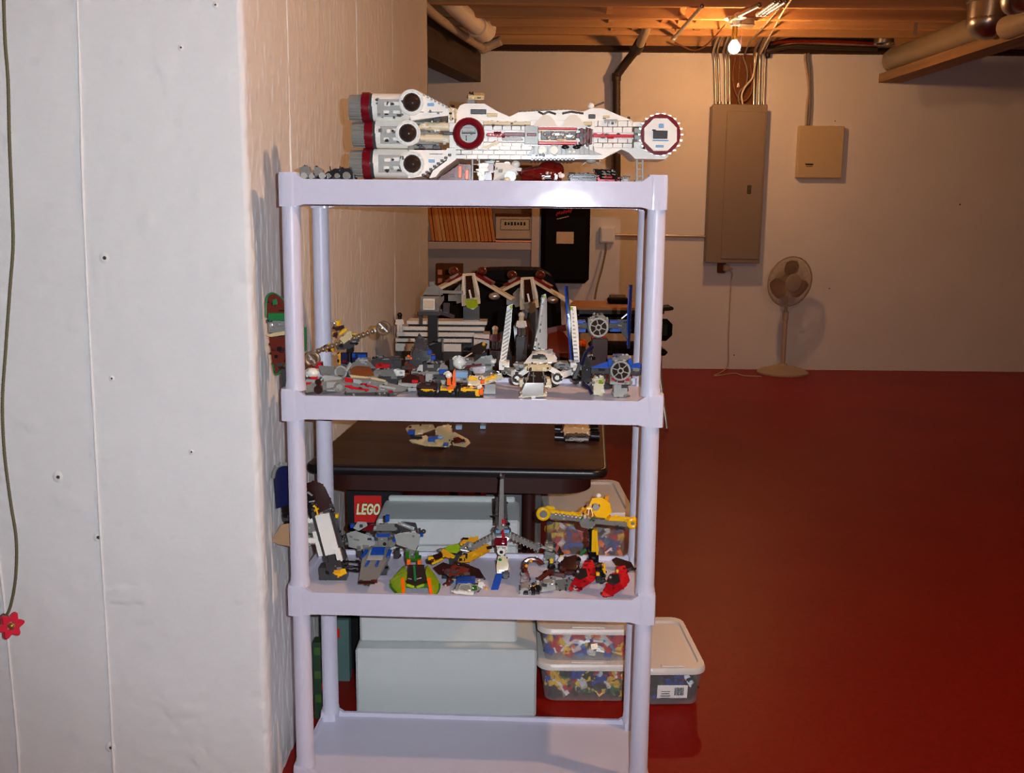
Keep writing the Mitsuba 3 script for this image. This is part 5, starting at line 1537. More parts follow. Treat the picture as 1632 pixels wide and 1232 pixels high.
toy('brick_shuttle', 'cream and yellow toy shuttle left of the white winged shuttle on the second shelf', 'toy spaceship', YQ, [
    ('hull', 't_cream', [('h', [(745, 607, -.03), (748, 600, -.02), (770, 604, -.02), (800, 596, .0), (801, 603, .0), (780, 611, -.02), (762, 615, -.03), (746, 614, -.03), (750, 602, .03), (800, 600, .03)])]),
    ('stripe', 't_yellow', [('p', [(746, 602), (752, 599), (761, 604), (760, 607), (747, 606)], -.036, .006), ('p', [(772, 604), (790, 598), (792, 601), (774, 608)], -.024, .01)], 'yellow stripe'),
    ('cockpit', 't_grey', [('h', [(758, 598, -.01), (786, 590, .0), (796, 594, .0), (792, 599, .0), (764, 604, -.02), (760, 598, .03), (794, 594, .03)])]),
    ('lamp', 't_chrome', [('s', 783, 595, 3, -.014), ('s', 765, 603, 3.4, -.03)]),
    ('skid', 't_light', [('b', 750, 612, 790, g, -.01, .03)])])

# white shuttle with three tall fins
YQ = 1.775
g = gy(858, YQ, 1)
fl_ = [(806 - .85 * (q * 6.4) / 8 + 8, 486 + 6.4 * q) for q in range(16)]
toy('brick_shuttle', 'white toy shuttle with three tall upright fins in the middle of the second shelf', 'toy spaceship', YQ, [
    ('left_fin', 't_white', [('h', [(808, 488, .05), (817, 484, .05), (814, 530, .03), (806, 578, .01), (796, 580, .01), (806, 530, .03), (808, 488, .057), (817, 484, .057), (806, 578, .018), (796, 580, .018)])], 'tall left fin'),
    ('left_fin>fin_rib', 't_light', [('l', (815.5 - .62 * q, 492 + 6.2 * q, .045 - .0026 * q), (806.5 - .62 * q, 499 + 6.2 * q, .045 - .0026 * q), 3, 2.4) for q in range(14)]),
    ('right_fin', 't_white', [('h', [(909, 488, .05), (918, 488, .05), (922, 530, .03), (924, 584, .01), (916, 586, .01), (911, 530, .03), (909, 488, .057), (918, 488, .057), (924, 584, .018), (916, 586, .018)])], 'tall right fin'),
    ('right_fin>fin_rib', 't_light', [('l', (912 + .2 * q, 494 + 6.2 * q, .046 - .0026 * q), (914 + .6 * q, 494 + 6.2 * q, .046 - .0026 * q), 3, 2.4) for q in range(14)]),
    ('centre_fin', 't_white', [('h', [(863, 471, .05), (870, 468, .05), (872, 480, .06), (872, 556, .03), (855, 559, .0), (850, 556, .0), (860, 510, .02), (863, 471, .06), (870, 468, .066), (872, 556, .04)])], 'tall centre fin'),
    ('centre_fin>fin_face', 't_light', [('p', [(864, 474), (866, 474), (857, 558), (853, 558)], -.004, .006)]),
    ('fin_lamp', 't_lime', [('s', 866, 473, 2.6, .046), ('s', 815, 489, 2.4, .045), ('s', 911, 491, 2.4, .045)], 'lime lamp'),
    ('spine', 't_white', [('h', [(840, 572, -.02), (851, 559, .01), (879, 557, .01), (888, 571, -.02), (884, 577, -.025), (838, 578, -.025), (851, 562, .04), (879, 562, .04), (888, 575, .02)]), ('h', [(834, 580, -.03), (888, 577, -.03), (886, 571, -.02), (840, 572, -.02), (834, 580, .01), (888, 578, .01)])]),
    ('hatch', 't_dark', [('p', [(849, 567), (869, 566), (871, 571), (847, 572)], -.026, .006)]),
    ('brow', 't_tan', [('b', 843, 581, 872, 592, -.036, .03), ('b', 838, 583, 844, 590, -.034, .02), ('b', 871, 582, 878, 590, -.034, .02)]),
    ('canopy', 't_smoke', [('h', [(836, 611, -.06), (842, 593, -.04), (868, 592, -.04), (872, 609, -.06), (842, 594, .0), (868, 593, .0), (838, 612, -.02), (872, 611, -.02)])], 'dark canopy'),
    ('canopy_rib', 't_grey', [('l', (838, 610, -.0615), (844, 593, -.042), 2, 2), ('l', (850, 610, -.0615), (850, 593, -.042), 1.6, 1.6), ('l', (869, 609, -.0615), (865, 592, -.042), 2, 2)]),
    ('nose', 't_light', [('h', [(833, 613, -.055), (838, 610, -.06), (866, 610, -.06), (869, 614, -.055), (866, 630, -.062), (833, 632, -.062), (831, 624, -.062), (834, 616, .0), (868, 616, .0), (834, g, -.02), (866, g, -.02)])]),
    ('jaw', 't_cream', [('p', [(830, 629), (870, 627), (871, 632), (829, 634)], -.058, .05), ('b', 828, 605, 834, 617, -.05, .03), ('b', 870, 604, 877, 617, -.05, .03)]),
    ('shoulder', 't_white', [('l', (842, 588, -.02), (824, 600, -.02), 9, 8), ('l', (874, 586, -.02), (892, 596, -.02), 9, 8), ('l', (824, 598, -.02), (812, 592, .0), 9, 10), ('l', (894, 598, -.02), (908, 592, .0), 9, 10)]),
    ('hip', 't_grey', [('l', (818, 592, -.01), (802, 588, .01), 10, 10), ('l', (900, 594, -.01), (914, 588, .01), 10, 10), ('b', 820, 580, 840, 590, .0, .03), ('b', 886, 578, 906, 588, .0, .03)]),
    ('engine', 't_white', [('c', 824, 605, 9, -.03, .04), ('c', 888, 604, 9, -.03, .04)]),
    ('engine_ring', 't_dark', [('o', 824, 603, 5.5, 1.8, -.031), ('o', 888, 602, 5.5, 1.8, -.031)]),
    ('fin_root', 't_white', [('b', 795, 577, 812, 590, .0, .03), ('b', 909, 578, 924, 591, .0, .03)]),
    ('foot', 't_dark', [('b', 842, 606, 866, g, .0, .03), ('s', 884, 613, (7, 6, 3), -.02)])])

# two blue fighters at the right
YQ = 1.875
g = gy(955, YQ, 1)
def round_window(cx, cy, r, dy):
    return [('o', cx, cy, r, 1.7, dy)] + [('l', (cx + 4 * math.cos(a), cy + 4 * math.sin(a), dy), (cx + r * math.cos(a), cy + r * math.sin(a), dy), 1.5, 1.5) for a in np.arange(6) * math.pi / 3 + .3] + [('o', cx, cy, 4, 1.2, dy)]
toy('brick_fighter', 'blue and grey toy fighter with two tall dark panels raised on a stand, second shelf', 'toy spaceship', YQ, [
    ('left_panel', 't_navy', [('h', [(901, 456, .0), (905, 456, .0), (912, 530, -.03), (917, 588, -.01), (912, 588, -.01), (905, 530, -.03), (901, 458, .05), (905, 458, .05), (917, 586, .05), (912, 586, .05)])], 'tall dark panel'),
    ('panel_edge', 't_blue', [('t', [(900.5, 457, -.002), (905, 520, -.03), (911.5, 588, -.012)], 1.3), ('t', [(1002.5, 455, -.002), (1000.5, 500, -.03), (999.5, 550, -.012)], .9)], 'blue edge'),
    ('right_panel', 't_navy', [('h', [(1002, 454, .0), (1008, 454, .0), (1006, 500, -.03), (1004, 556, -.01), (999, 556, -.01), (1000, 500, -.03), (1002, 456, .05), (1008, 456, .05), (1004, 554, .05), (999, 554, .05)])], 'tall dark panel'),
    ('arm', 't_blue', [('b', 918, 511, 934, 516, -.01, .02), ('b', 918, 524, 934, 530, -.01, .02), ('b', 972, 511, 1000, 516, -.01, .02), ('b', 972, 523, 990, 529, -.01, .02)], 'blue arm'),
    ('arm', 't_dark', [('b', 912, 516, 936, 524, -.012, .024), ('b', 970, 515, 1000, 524, -.012, .024), ('h', [(985, 514, -.02), (1001, 508, -.02), (1001, 540, -.02), (992, 534, -.02), (985, 514, .0), (1001, 540, .0)])]),
    ('pod', 't_grey', [('s', 953, 521, (18, 18, 19), .0), ('b', 937, 508, 942, 520, -.02, .02), ('b', 965, 508, 970, 520, -.02, .02)]),
    ('window_glass', 't_smoke', [('c', 954, 522, 14, -.024, .012)]),
    ('window_frame', 't_light', round_window(954, 522, 14, -.026)),
    ('roof', 't_grey', [('h', [(940, 510, -.02), (944, 503, -.016), (962, 502, -.016), (968, 509, -.02), (942, 509, .02), (966, 507, .02)]), ('S', 944, 962, 502, -.012, .016)]),
    ('lamp', 't_red', [('s', 946, 536, 2.4, -.022), ('s', 962, 536, 2.4, -.022)]),
    ('clip', 't_chrome', [('l', (907, 506, -.034), (905, 500, -.034), 3, 3), ('l', (990, 508, -.02), (1000, 500, -.02), 2.6, 2.6)]),
    ('stand', 't_brown', [('b', 943, 540, 968, g, -.008, .03)], 'dark brown stand'),
    ('stand_foot', 't_black', [('b', 936, g - 8, 976, g, -.016, .05)])])
YQ = 1.78
g = gy(985, YQ, 1)
toy('brick_fighter', 'lower blue and grey toy fighter with one dark bent panel by the right front post', 'toy spaceship', YQ, [
    ('pod', 't_grey', [('s', 988, 590, (19, 18, 19), .0), ('b', 972, 600, 1006, 611, -.015, .03)]),
    ('window_glass', 't_smoke', [('c', 989, 591, 14.5, -.025, .012)]),
    ('window_frame', 't_light', round_window(989, 591, 14.5, -.027)),
    ('wing_root', 't_blue', [('h', [(942, 585, -.01), (968, 576, -.01), (973, 583, -.01), (970, 588, -.01), (944, 588, -.01), (945, 584, .01), (970, 579, .01)]), ('b', 969, 572, 976, 584, -.012, .02), ('b', 1001, 572, 1008, 584, -.012, .02), ('h', [(1004, 588, -.01), (1006, 580, -.01), (1018, 578, -.01), (1024, 581, -.01), (1024, 588, -.01), (1004, 588, .015), (1024, 582, .015)]), ('b', 978, 566, 1002, 569, -.004, .02)], 'blue wing root'),
    ('roof', 't_grey', [('h', [(974, 574, -.012), (978, 567, -.004), (1002, 566, -.004), (1006, 574, -.012), (976, 573, .02), (1004, 572, .02)])]),
    ('arm', 't_dark', [('b', 942, 587, 972, 596, -.012, .024), ('b', 1004, 588, 1022, 598, -.012, .024)]),
    ('panel', 't_dark', [('h', [(926, 585, -.02), (938, 562, .01), (946, 568, .01), (942, 600, -.01), (928, 608, -.02), (926, 585, -.012), (946, 568, .016), (942, 600, .0)]), ('h', [(930, 604, -.024), (943, 602, -.016), (944, 618, -.02), (940, 624, -.024), (930, 608, -.016), (944, 612, -.008)])], 'dark bent panel'),
    ('panel_edge', 't_navy', [('t', [(945, 552, .01), (934, 562, .004), (927, 580, -.02)], 3), ('t', [(930, 612, -.028), (938, 618, -.03), (944, 628, -.034)], 2.4)], 'blue-black edge'),
    ('panel_edge', 't_black', [('l', (925, 578, -.012), (915, 605, -.02), 6, 6), ('s', 919, 604, (8, 7, 5), -.01)]),
    ('lamp', 't_red', [('b', 976, 604, 982, 607, -.018, .006), ('b', 986, 605, 994, 608, -.018, .006), ('b', 997, 604, 1003, 607, -.018, .006)]),
    ('chin', 't_light', [('b', 972, 608, 1006, 613, -.017, .02), ('b', 978, 612, 1000, g, -.008, .02)])])
YQ = 1.80
g = gy(952, YQ, 1)
toy('brick_block', 'small cream toy block between the two blue fighters on the second shelf', 'toy', YQ, [
    ('block', 't_cream', [('b', 946, 603, 962, g, -.01, .02)]), ('lamp', 't_limeclear', [('b', 954, 606, 962, 612, -.012, .01)]), ('stud', 't_cream', [('S', 946, 962, 603, -.008, .016)])])
# ---------------- third shelf
mat('t_snout', (158, 126, 94), 0.4, 0.4)
YQ = 1.80
g = gy(520, YQ, 2)
toy('brick_ship', 'dark brown arched toy ship with white panels upright at the left of the third shelf', 'toy spaceship', YQ, [
    ('arch', 't_brown', [('h', [(489, 770, .0), (503, 766, .0), (518, 776, .0), (529, 800, .0), (534, 818, .0), (504, 824, -.01), (492, 800, .0), (489, 772, .05), (516, 780, .05), (532, 818, .04), (504, 822, .04)])]),
    ('hood', 't_navy', [('h', [(436, 760, -.02), (444, 743, -.02), (462, 742, -.02), (474, 760, -.02), (474, 800, -.02), (440, 811, -.02), (436, 762, .0), (446, 745, .0), (474, 762, .02), (470, 800, .02)])], 'navy hood'),
    ('hood_rim', 't_grey', [('t', [(435.5, 762, -.022), (438, 750, -.022), (445, 742, -.022), (458, 740, -.022), (470, 744, -.022)], 3)]),
    ('neck', 't_black', [('h', [(448, 806, -.01), (478, 800, -.01), (478, 836, -.01), (454, 836, -.01), (450, 806, .02), (478, 836, .02)]), ('h', [(488, 784, -.012), (498, 786, -.012), (506, 818, -.012), (494, 828, -.012), (488, 800, -.012), (490, 786, .02), (504, 818, .02)])]),
    ('snout', 't_snout', [('h', [(432, 862, -.02), (448, 836, -.03), (462, 834, -.03), (480, 850, -.03), (480, 874, -.03), (444, 868, -.03), (434, 862, .0), (450, 838, .01), (480, 872, .01)])], 'tan snout'),
    ('white_panel', 't_white', [('r', (522, 851, -.014), (24, 70, 8), (0, -13, 0)), ('r', (507, 866, -.008), (8, 44, 8), (0, -13, 0)), ('r', (540, 884, -.016), (9, 22, 8), (0, -13, 0))], 'white panel'),
    ('panel_rim', 't_dark', [('r', (511, 856, -.010), (6, 92, 14), (0, -14, 0)), ('r', (540, 858, -.004), (7, 96, 18), (0, -14, 0)), ('r', (527, 852, .004), (30, 90, 20), (0, -13.5, 0))]),
    ('rung', 't_grey', [('b', 489, 834, 503, 856, -.006, .02), ('b', 488, 858, 502, 868, -.010, .02)]),
    ('rung_white', 't_white', [('b', 489, 826, 504, 834, -.010, .02), ('b', 488, 858, 504, 866, -.014, .01)]),
    ('chrome_clip', 't_chrome', [('l', (490, 784, -.016), (498, 790, -.016), 3, 3), ('l', (492, 800, -.016), (502, 798, -.016), 2.4, 2.4)]),
    ('trim', 't_yellow', [('l', (502, 804, -.012), (507, 822, -.012), 3, 3), ('b', 534, 820, 539, 826, -.014, .01)]),
    ('tail_block', 't_dark', [('r', (534, 902, -.012), (26, 22, 18), (0, -12, 0)), ('r', (529, 890, -.018), (12, 14, 6), (0, -12, 0)), ('c', 532, 907, 5, -.026, .01)]),
    ('tail_tip', 't_yellow', [('h', [(531, 912, -.03), (550, 906, -.03), (553, 914, -.03), (540, 919, -.03), (531, 914, .0), (552, 912, .0)])], 'yellow tip'),
    ('tail_fin', 't_black', [('l', (546, 894, -.02), (574, 896, -.02), 2.4, 2.4), ('l', (548, 901, -.02), (576, 904, -.02), 2.4, 2.4), ('l', (550, 908, -.02), (572, 911, -.02), 3, 3), ('l', (573, 896, -.02), (573, 911, -.02), 3, 3)]),
    ('stand', 't_dark', [('b', 508, 905, 552, g, .0, .03), ('b', 462, 868, 484, g - 4, .0, .02)])])
YQ = 1.83
g = gy(605, YQ, 2)
toy('brick_fighter', 'grey toy fighter with blue panels and a long flat nose on the third shelf', 'toy spaceship', YQ, [
    ('nose', 't_grey', [('h', [(571, 929, -.10), (597, 929, -.10), (617, 892, -.03), (622, 872, .0), (580, 872, .0), (577, 893, -.03), (571, 931, -.094), (597, 931, -.094), (622, 890, .02), (578, 890, .02)])]),
    ('nose_tip', 't_brown', [('b', 571, 927, 597, 931, -.104, .006)]),
    ('deck_panel', 't_light', [('h', [(584, 893, -.042), (609, 893, -.042), (614, 876, -.01), (590, 876, -.01), (584, 895, -.036), (609, 895, -.036)])]),
    ('blue_panel', 't_blue', [('h', [(590, 884, -.03), (612, 884, -.03), (614, 872, -.012), (594, 872, -.012), (592, 886, -.02), (612, 886, -.02)]), ('l', (577, 890, -.03), (585, 876, -.012), 6, 3), ('l', (618, 888, -.03), (622, 876, -.012), 6, 3), ('l', (583, 902, -.06), (588, 894, -.044), 4, 3), ('l', (600, 902, -.06), (603, 894, -.044), 4, 3)], 'blue panel'),
    ('cabin', 't_grey', [('b', 602, 856, 618, 870, -.02, .05), ('b', 593, 862, 628, 872, -.014, .04), ('b', 598, 852, 622, 857, -.01, .03)]),
    ('cabin_trim', 't_blue', [('b', 600, 852, 621, 856, -.022, .01), ('b', 590, 858, 597, 863, -.02, .01), ('b', 626, 858, 632, 864, -.02, .01)]),
    ('cabin_eye', 't_smoke', [('s', 613, 867, 3, -.02)]),
    ('left_wing', 't_light', [('h', [(552, 850, -.01), (566, 846, -.02), (596, 856, -.02), (598, 868, -.02), (574, 876, -.02), (557, 872, -.01), (552, 852, .03), (596, 858, .03), (572, 876, .02)]), ('h', [(563, 842, .0), (570, 831, .0), (584, 832, .0), (586, 838, .0), (572, 846, .0), (565, 842, .03), (584, 834, .03)])]),
    ('right_wing', 't_light', [('h', [(628, 852, -.02), (660, 848, -.02), (670, 852, -.02), (668, 866, -.02), (662, 878, -.02), (650, 868, -.02), (632, 868, -.02), (630, 854, .03), (668, 852, .03), (662, 876, .02)])]),
    ('engine', 't_dark', [('x', 596, 632, 842, 8, .02), ('s', 633, 843, (7, 9, 8), .02), ('h', [(632, 836, .0), (640, 831, .0), (662, 833, .0), (666, 844, .0), (640, 848, .0), (634, 836, .03), (664, 836, .03)])]),
    ('engine_shell', 't_grey', [('h', [(594, 846, .0), (600, 836, .0), (628, 834, .0), (631, 846, .0), (596, 848, .03), (630, 848, .03), (604, 835, .03)])]),
    ('chrome_strip', 't_chrome', [('l', (634, 834, -.004), (660, 845, -.004), 5, 3)]),
    ('canopy', 't_maroon', [('h', [(576, 846, -.004), (588, 836, -.004), (597, 836, -.004), (594, 846, -.004), (580, 848, .02), (595, 840, .02)])]),
    ('antenna', 't_dark', [('s', 675, 847, (4, 4, 4), .0), ('l', (668, 842, .0), (670, 850, .0), 4, 4), ('s', 551, 862, (4, 6, 9), .0)]),
    ('tip', 't_blue', [('b', 614, 822, 620, 832, .02, .01), ('b', 668, 848, 674, 856, .002, .01), ('b', 558, 836, 564, 842, .01, .01)]),
    ('pylon', 't_grey', [('h', [(648, 868, -.01), (662, 872, -.01), (664, 880, -.01), (655, 884, -.01), (646, 876, -.01), (650, 868, .01), (664, 880, .01)])]),
    ('strut', 't_dark', [('b', 569, 876, 577, 888, -.01, .02), ('b', 629, 878, 636, 890, -.01, .02), ('b', 580, 890, 616, g, .0, .02)])])
YQ = 1.765
g = gy(662, YQ, 2)
toy('brick_speeder', 'green toy speeder with clear lime wings and orange edges on the third shelf', 'toy speeder', YQ, [
    ('left_wing', 't_limeclear', [('h', [(622, 925, -.01), (632, 914, .0), (645, 900, .01), (649, 912, -.02), (646, 950, -.04), (638, 951, -.04), (623, 934, -.015), (632, 916, .006), (645, 902, .016), (640, 952, -.034)])]),
    ('right_wing', 't_limeclear', [('h', [(700, 927, -.01), (692, 914, .0), (681, 900, .01), (678, 912, -.02), (688, 952, -.04), (694, 950, -.04), (701, 936, -.015), (692, 916, .006), (681, 902, .016), (690, 953, -.034)])]),
    ('wing_blade', 't_orangeclear', [('h', [(639, 922, -.032), (644, 920, -.032), (646, 952, -.05), (641, 953, -.05), (640, 923, -.026), (646, 953, -.044)]), ('h', [(680, 922, -.032), (686, 921, -.032), (691, 952, -.05), (686, 953, -.05), (682, 923, -.026), (690, 953, -.044)])], 'orange blade'),
    ('wing_rim', 't_greenclear', [('t', [(622.5, 930, -.014), (625, 938, -.02), (638, 952, -.044)], 2), ('t', [(700.5, 930, -.014), (699, 940, -.02), (691, 953, -.044)], 2)]),
    ('canopy', 't_smoke', [('h', [(646, 928, -.03), (652, 900, .0), (676, 900, .0), (680, 926, -.03), (664, 935, -.04), (648, 930, .0), (678, 928, .0), (654, 900, .03), (676, 900, .03)])], 'dark canopy'),
    ('canopy_spine', 't_green', [('l', (660, 901, -.006), (662, 926, -.036), 4, 2)]),
    ('glint', 't_chrome', [('l', (650, 922, -.034), (656, 923, -.036), 2, 2), ('l', (664, 923, -.038), (672, 921, -.034), 2, 2)]),
    ('orange_post', 't_orange', [('b', 648, 893, 654, 901, .0, .01), ('b', 665, 894, 671, 902, .0, .01)]),
    ('tail', 't_greenclear', [('b', 646, 879, 652, 892, .01, .01), ('b', 662, 880, 667, 892, .01, .01), ('b', 647, 890, 670, 895, .006, .02)]),
    ('bumper', 't_lime', [('l', (648, 932, -.04), (660, 936, -.04), 4, 4), ('l', (664, 936, -.04), (676, 932, -.04), 4, 4)]),
    ('skid', 't_greenclear', [('b', 642, 930, 684, g, .0, .02)])])
YQ = 1.865
g = gy(725, YQ, 2)
toy('brick_speeder', 'yellow and lime toy speeder tilted on the third shelf left of the three-winged craft', 'toy speeder', YQ, [
    ('lower_wing', 't_gold', [('h', [(728, 897, -.04), (732, 888, -.03), (776, 866, .0), (783, 872, .0), (780, 880, .0), (748, 896, -.04), (730, 899, -.03), (778, 878, .01)])], 'amber wing'),
    ('upper_wing', 't_gold', [('h', [(732, 866, .02), (742, 857, .03), (760, 856, .03), (764, 862, .03), (750, 869, .02), (734, 868, .03), (762, 864, .04)]), ('h', [(700, 884, -.02), (706, 874, -.02), (726, 886, -.03), (716, 890, -.03), (702, 886, -.01), (726, 886, -.02)])]),
    ('body', 't_lime', [('h', [(708, 872, .0), (730, 866, .01), (736, 874, .0), (728, 882, -.01), (712, 880, -.01), (710, 872, .03), (734, 872, .03)]), ('l', (738, 890, -.03), (752, 884, -.02), 8, 3)], 'lime body'),
    ('engine', 't_grey', [('h', [(732, 874, -.02), (744, 864, -.01), (756, 866, -.01), (750, 878, -.02), (738, 880, -.02), (734, 874, .02), (754, 868, .02)]), ('s', 702, 877, (4, 4, 4), -.01)]),
    ('chrome_knob', 't_chrome', [('s', 747, 866, 3.2, -.018), ('s', 742, 873, 3, -.024), ('s', 752, 872, 2.4, -.02)]),
    ('front_wing', 't_brown', [('h', [(679, 893, -.03), (686, 886, -.03), (704, 880, -.02), (706, 886, -.03), (690, 900, -.04), (680, 898, -.03), (704, 886, -.01)])]),
    ('front_edge', 't_yellow', [('l', (688, 899, -.042), (706, 890, -.034), 4, 3), ('b', 682, 888, 690, 893, -.036, .01)]),
    ('stand', 't_dark', [('b', 716, 884, 736, g, .0, .02)])])
YQ = 1.815
g = gy(730, YQ, 2)
toy('brick_glider', 'dark brown spiky toy glider in front of the yellow and lime speeder, third shelf', 'toy spaceship', YQ, [
    ('wing', 't_brown', [('h', [(742, 898, -.01), (764, 907, .0), (773, 922, .0), (752, 920, -.01), (738, 920, -.02), (742, 900, .01), (770, 920, .01)]), ('h', [(690, 905, -.02), (706, 896, -.01), (724, 902, -.02), (722, 914, -.03), (700, 916, -.03), (694, 906, .01), (722, 906, .01)])]),
    ('wing_tip', 't_brown', [('l', (758, 908, .0), (774, 924, .0), 4, 2), ('l', (724, 896, -.01), (748, 902, -.01), 6, 3)]),
    ('body', 't_redbrown', [('h', [(706, 910, -.03), (724, 900, -.02), (748, 906, -.02), (744, 916, -.03), (716, 918, -.04), (710, 912, .01), (744, 910, .01)])]),
    ('head', 't_redbrown', [('s', 712, 934, (8, 9, 6), -.03), ('s', 716, 926, (5, 6, 6), -.02)]),
    ('eye', 't_chrome', [('s', 710, 933, 2, -.047)]),
    ('skid', 't_black', [('b', 704, 916, 736, g, .0, .02)])])
YQ = 1.765
g = gy(750, YQ, 2)
toy('brick_vehicle', 'small white and blue toy vehicle at the front of the third shelf', 'toy vehicle', YQ, [
    ('roof', 't_blue', [('b', 727, 927, 757, 932, -.01, .03)], 'blue roof'),
    ('body', 't_grey', [('h', [(726, 936, -.03), (730, 929, -.02), (756, 931, -.02), (768, 938, -.02), (756, 946, -.03), (726, 942, -.03), (730, 932, .02), (766, 938, .01), (740, g, .0)])]),
    ('side_block', 't_white', [('r', (766, 932, -.012), (9, 11, 8), (0, 10, 0))]),
    ('bar', 't_light', [('t', [(732, 938, -.034), (735, 932, -.034), (748, 932, -.034), (751, 939, -.034)], 1.4)]),
    ('bumper', 't_white', [('r', (739, 944, -.042), (33, 5, 8), (0, 6, 0))], 'white bumper'),
    ('lamp', 't_greenclear', [('b', 752, 936, 760, 941, -.032, .008)]),
    ('skid', 't_dark', [('b', 732, 944, 764, g, -.02, .03)])])
YQ = 1.82
g = gy(795, YQ, 2)
toy('brick_spaceship', 'grey toy craft with one tall blade and two drooping wings on the third shelf', 'toy spaceship', YQ, [
    ('blade', 't_grey', [('h', [(797, 764, .0), (803, 763, .0), (803, 850, -.01), (794, 852, -.01), (794, 800, .0), (798, 764, .012), (803, 764, .012), (803, 850, .01), (794, 852, .01)])], 'tall grey blade'),
    ('blade_tip', 't_dark', [('b', 797, 759, 803, 764, .0, .01)]),
    ('blade_back', 't_dark', [('l', (793, 792, .014), (792, 836, .008), 3, 6), ('l', (804, 790, .014), (807, 836, .008), 3, 6)]),
    ('stripe', 't_red', [('b', 800, 828, 805, 836, -.012, .01), ('b', 800, 845, 804, 862, -.016, .01)], 'red stripe'),
    ('knob', 't_chrome', [('s', 802, 837, 3.2, -.018)]),
    ('wing', 't_grey', [('l', (790, 852, -.008), (752, 872, -.012), 11, 8), ('l', (808, 850, -.008), (860, 874, -.012), 12, 8)], 'ribbed grey wing'),
    ('wing_rib', 't_light', [('l', (786 - 5.4 * q, 849 + 2.9 * q, -.014), (788 - 5.4 * q, 860 + 2.9 * q, -.016), 2, 2) for q in range(7)] + [('l', (814 + 5.6 * q, 848 + 2.6 * q, -.014), (812 + 5.6 * q, 860 + 2.6 * q, -.016), 2, 2) for q in range(9)]),
    ('wing_tip', 't_light', [('s', 750, 870, (5, 6, 7), -.012), ('l', (860, 870, -.014), (882, 878, -.016), 5, 4), ('s', 858, 870, (4, 5, 6), -.014)]),
    ('hub', 't_dark', [('h', [(786, 850, -.012), (790, 838, .0), (810, 836, .0), (816, 850, -.012), (808, 866, -.016), (790, 866, -.016), (790, 842, .02), (812, 842, .02), (806, 866, .01)])]),
    ('hub_panel', 't_maroon', [('b', 788, 858, 808, 870, -.018, .02)]),
    ('hub_band', 't_sky', [('b', 790, 846, 797, 850, -.02, .006), ('b', 803, 845, 812, 850, -.02, .006)]),
    ('collar', 't_white', [('c', 799, 879, 7, -.016, .012), ('b', 791, 868, 807, 872, -.014, .014)]),
    ('collar_hole', 't_black', [('s', 799, 880, (3, 2, 3), -.016)]),
    ('shin', 't_tan', [('h', [(791, 902, -.02), (794, 886, -.012), (806, 886, -.012), (811, 900, -.02), (810, 914, -.026), (792, 914, -.026), (794, 888, .0), (808, 890, .0), (808, 914, -.01)])], 'tan shin'),
    ('shin_stud', 't_green', [('s', 797, 892, (3, 2, 2.4), -.018)]),
    ('ankle', 't_dark', [('h', [(799, 912, -.03), (810, 908, -.03), (811, 918, -.03), (803, 922, -.03), (799, 914, -.01), (810, 918, -.01)])]),
    ('boot', 't_blue', [('h', [(791, 914, -.034), (802, 914, -.034), (794, 940, -.06), (785, 948, -.065), (781, 944, -.065), (786, 928, -.05), (792, 914, -.02), (800, 916, -.02), (788, 948, -.05)])], 'blue boot'),
    ('foot', 't_grey', [('h', [(770, 944, -.06), (784, 941, -.062), (788, 948, -.066), (774, 950, -.066), (772, 944, -.04), (786, 946, -.04)])]),
    ('foot_stud', 't_gold', [('s', 775, 938, 2.6, -.056)]),
    ('stand', 't_dark', [('b', 794, 880, 805, g, .004, .012)])])
YQ = 1.875
g = gy(943, YQ, 2)
fan_ = lambda q: ((921 + 8 * q, 824 - 1.2 * abs(q - 4)), (936 + 1.6 * q, 806))
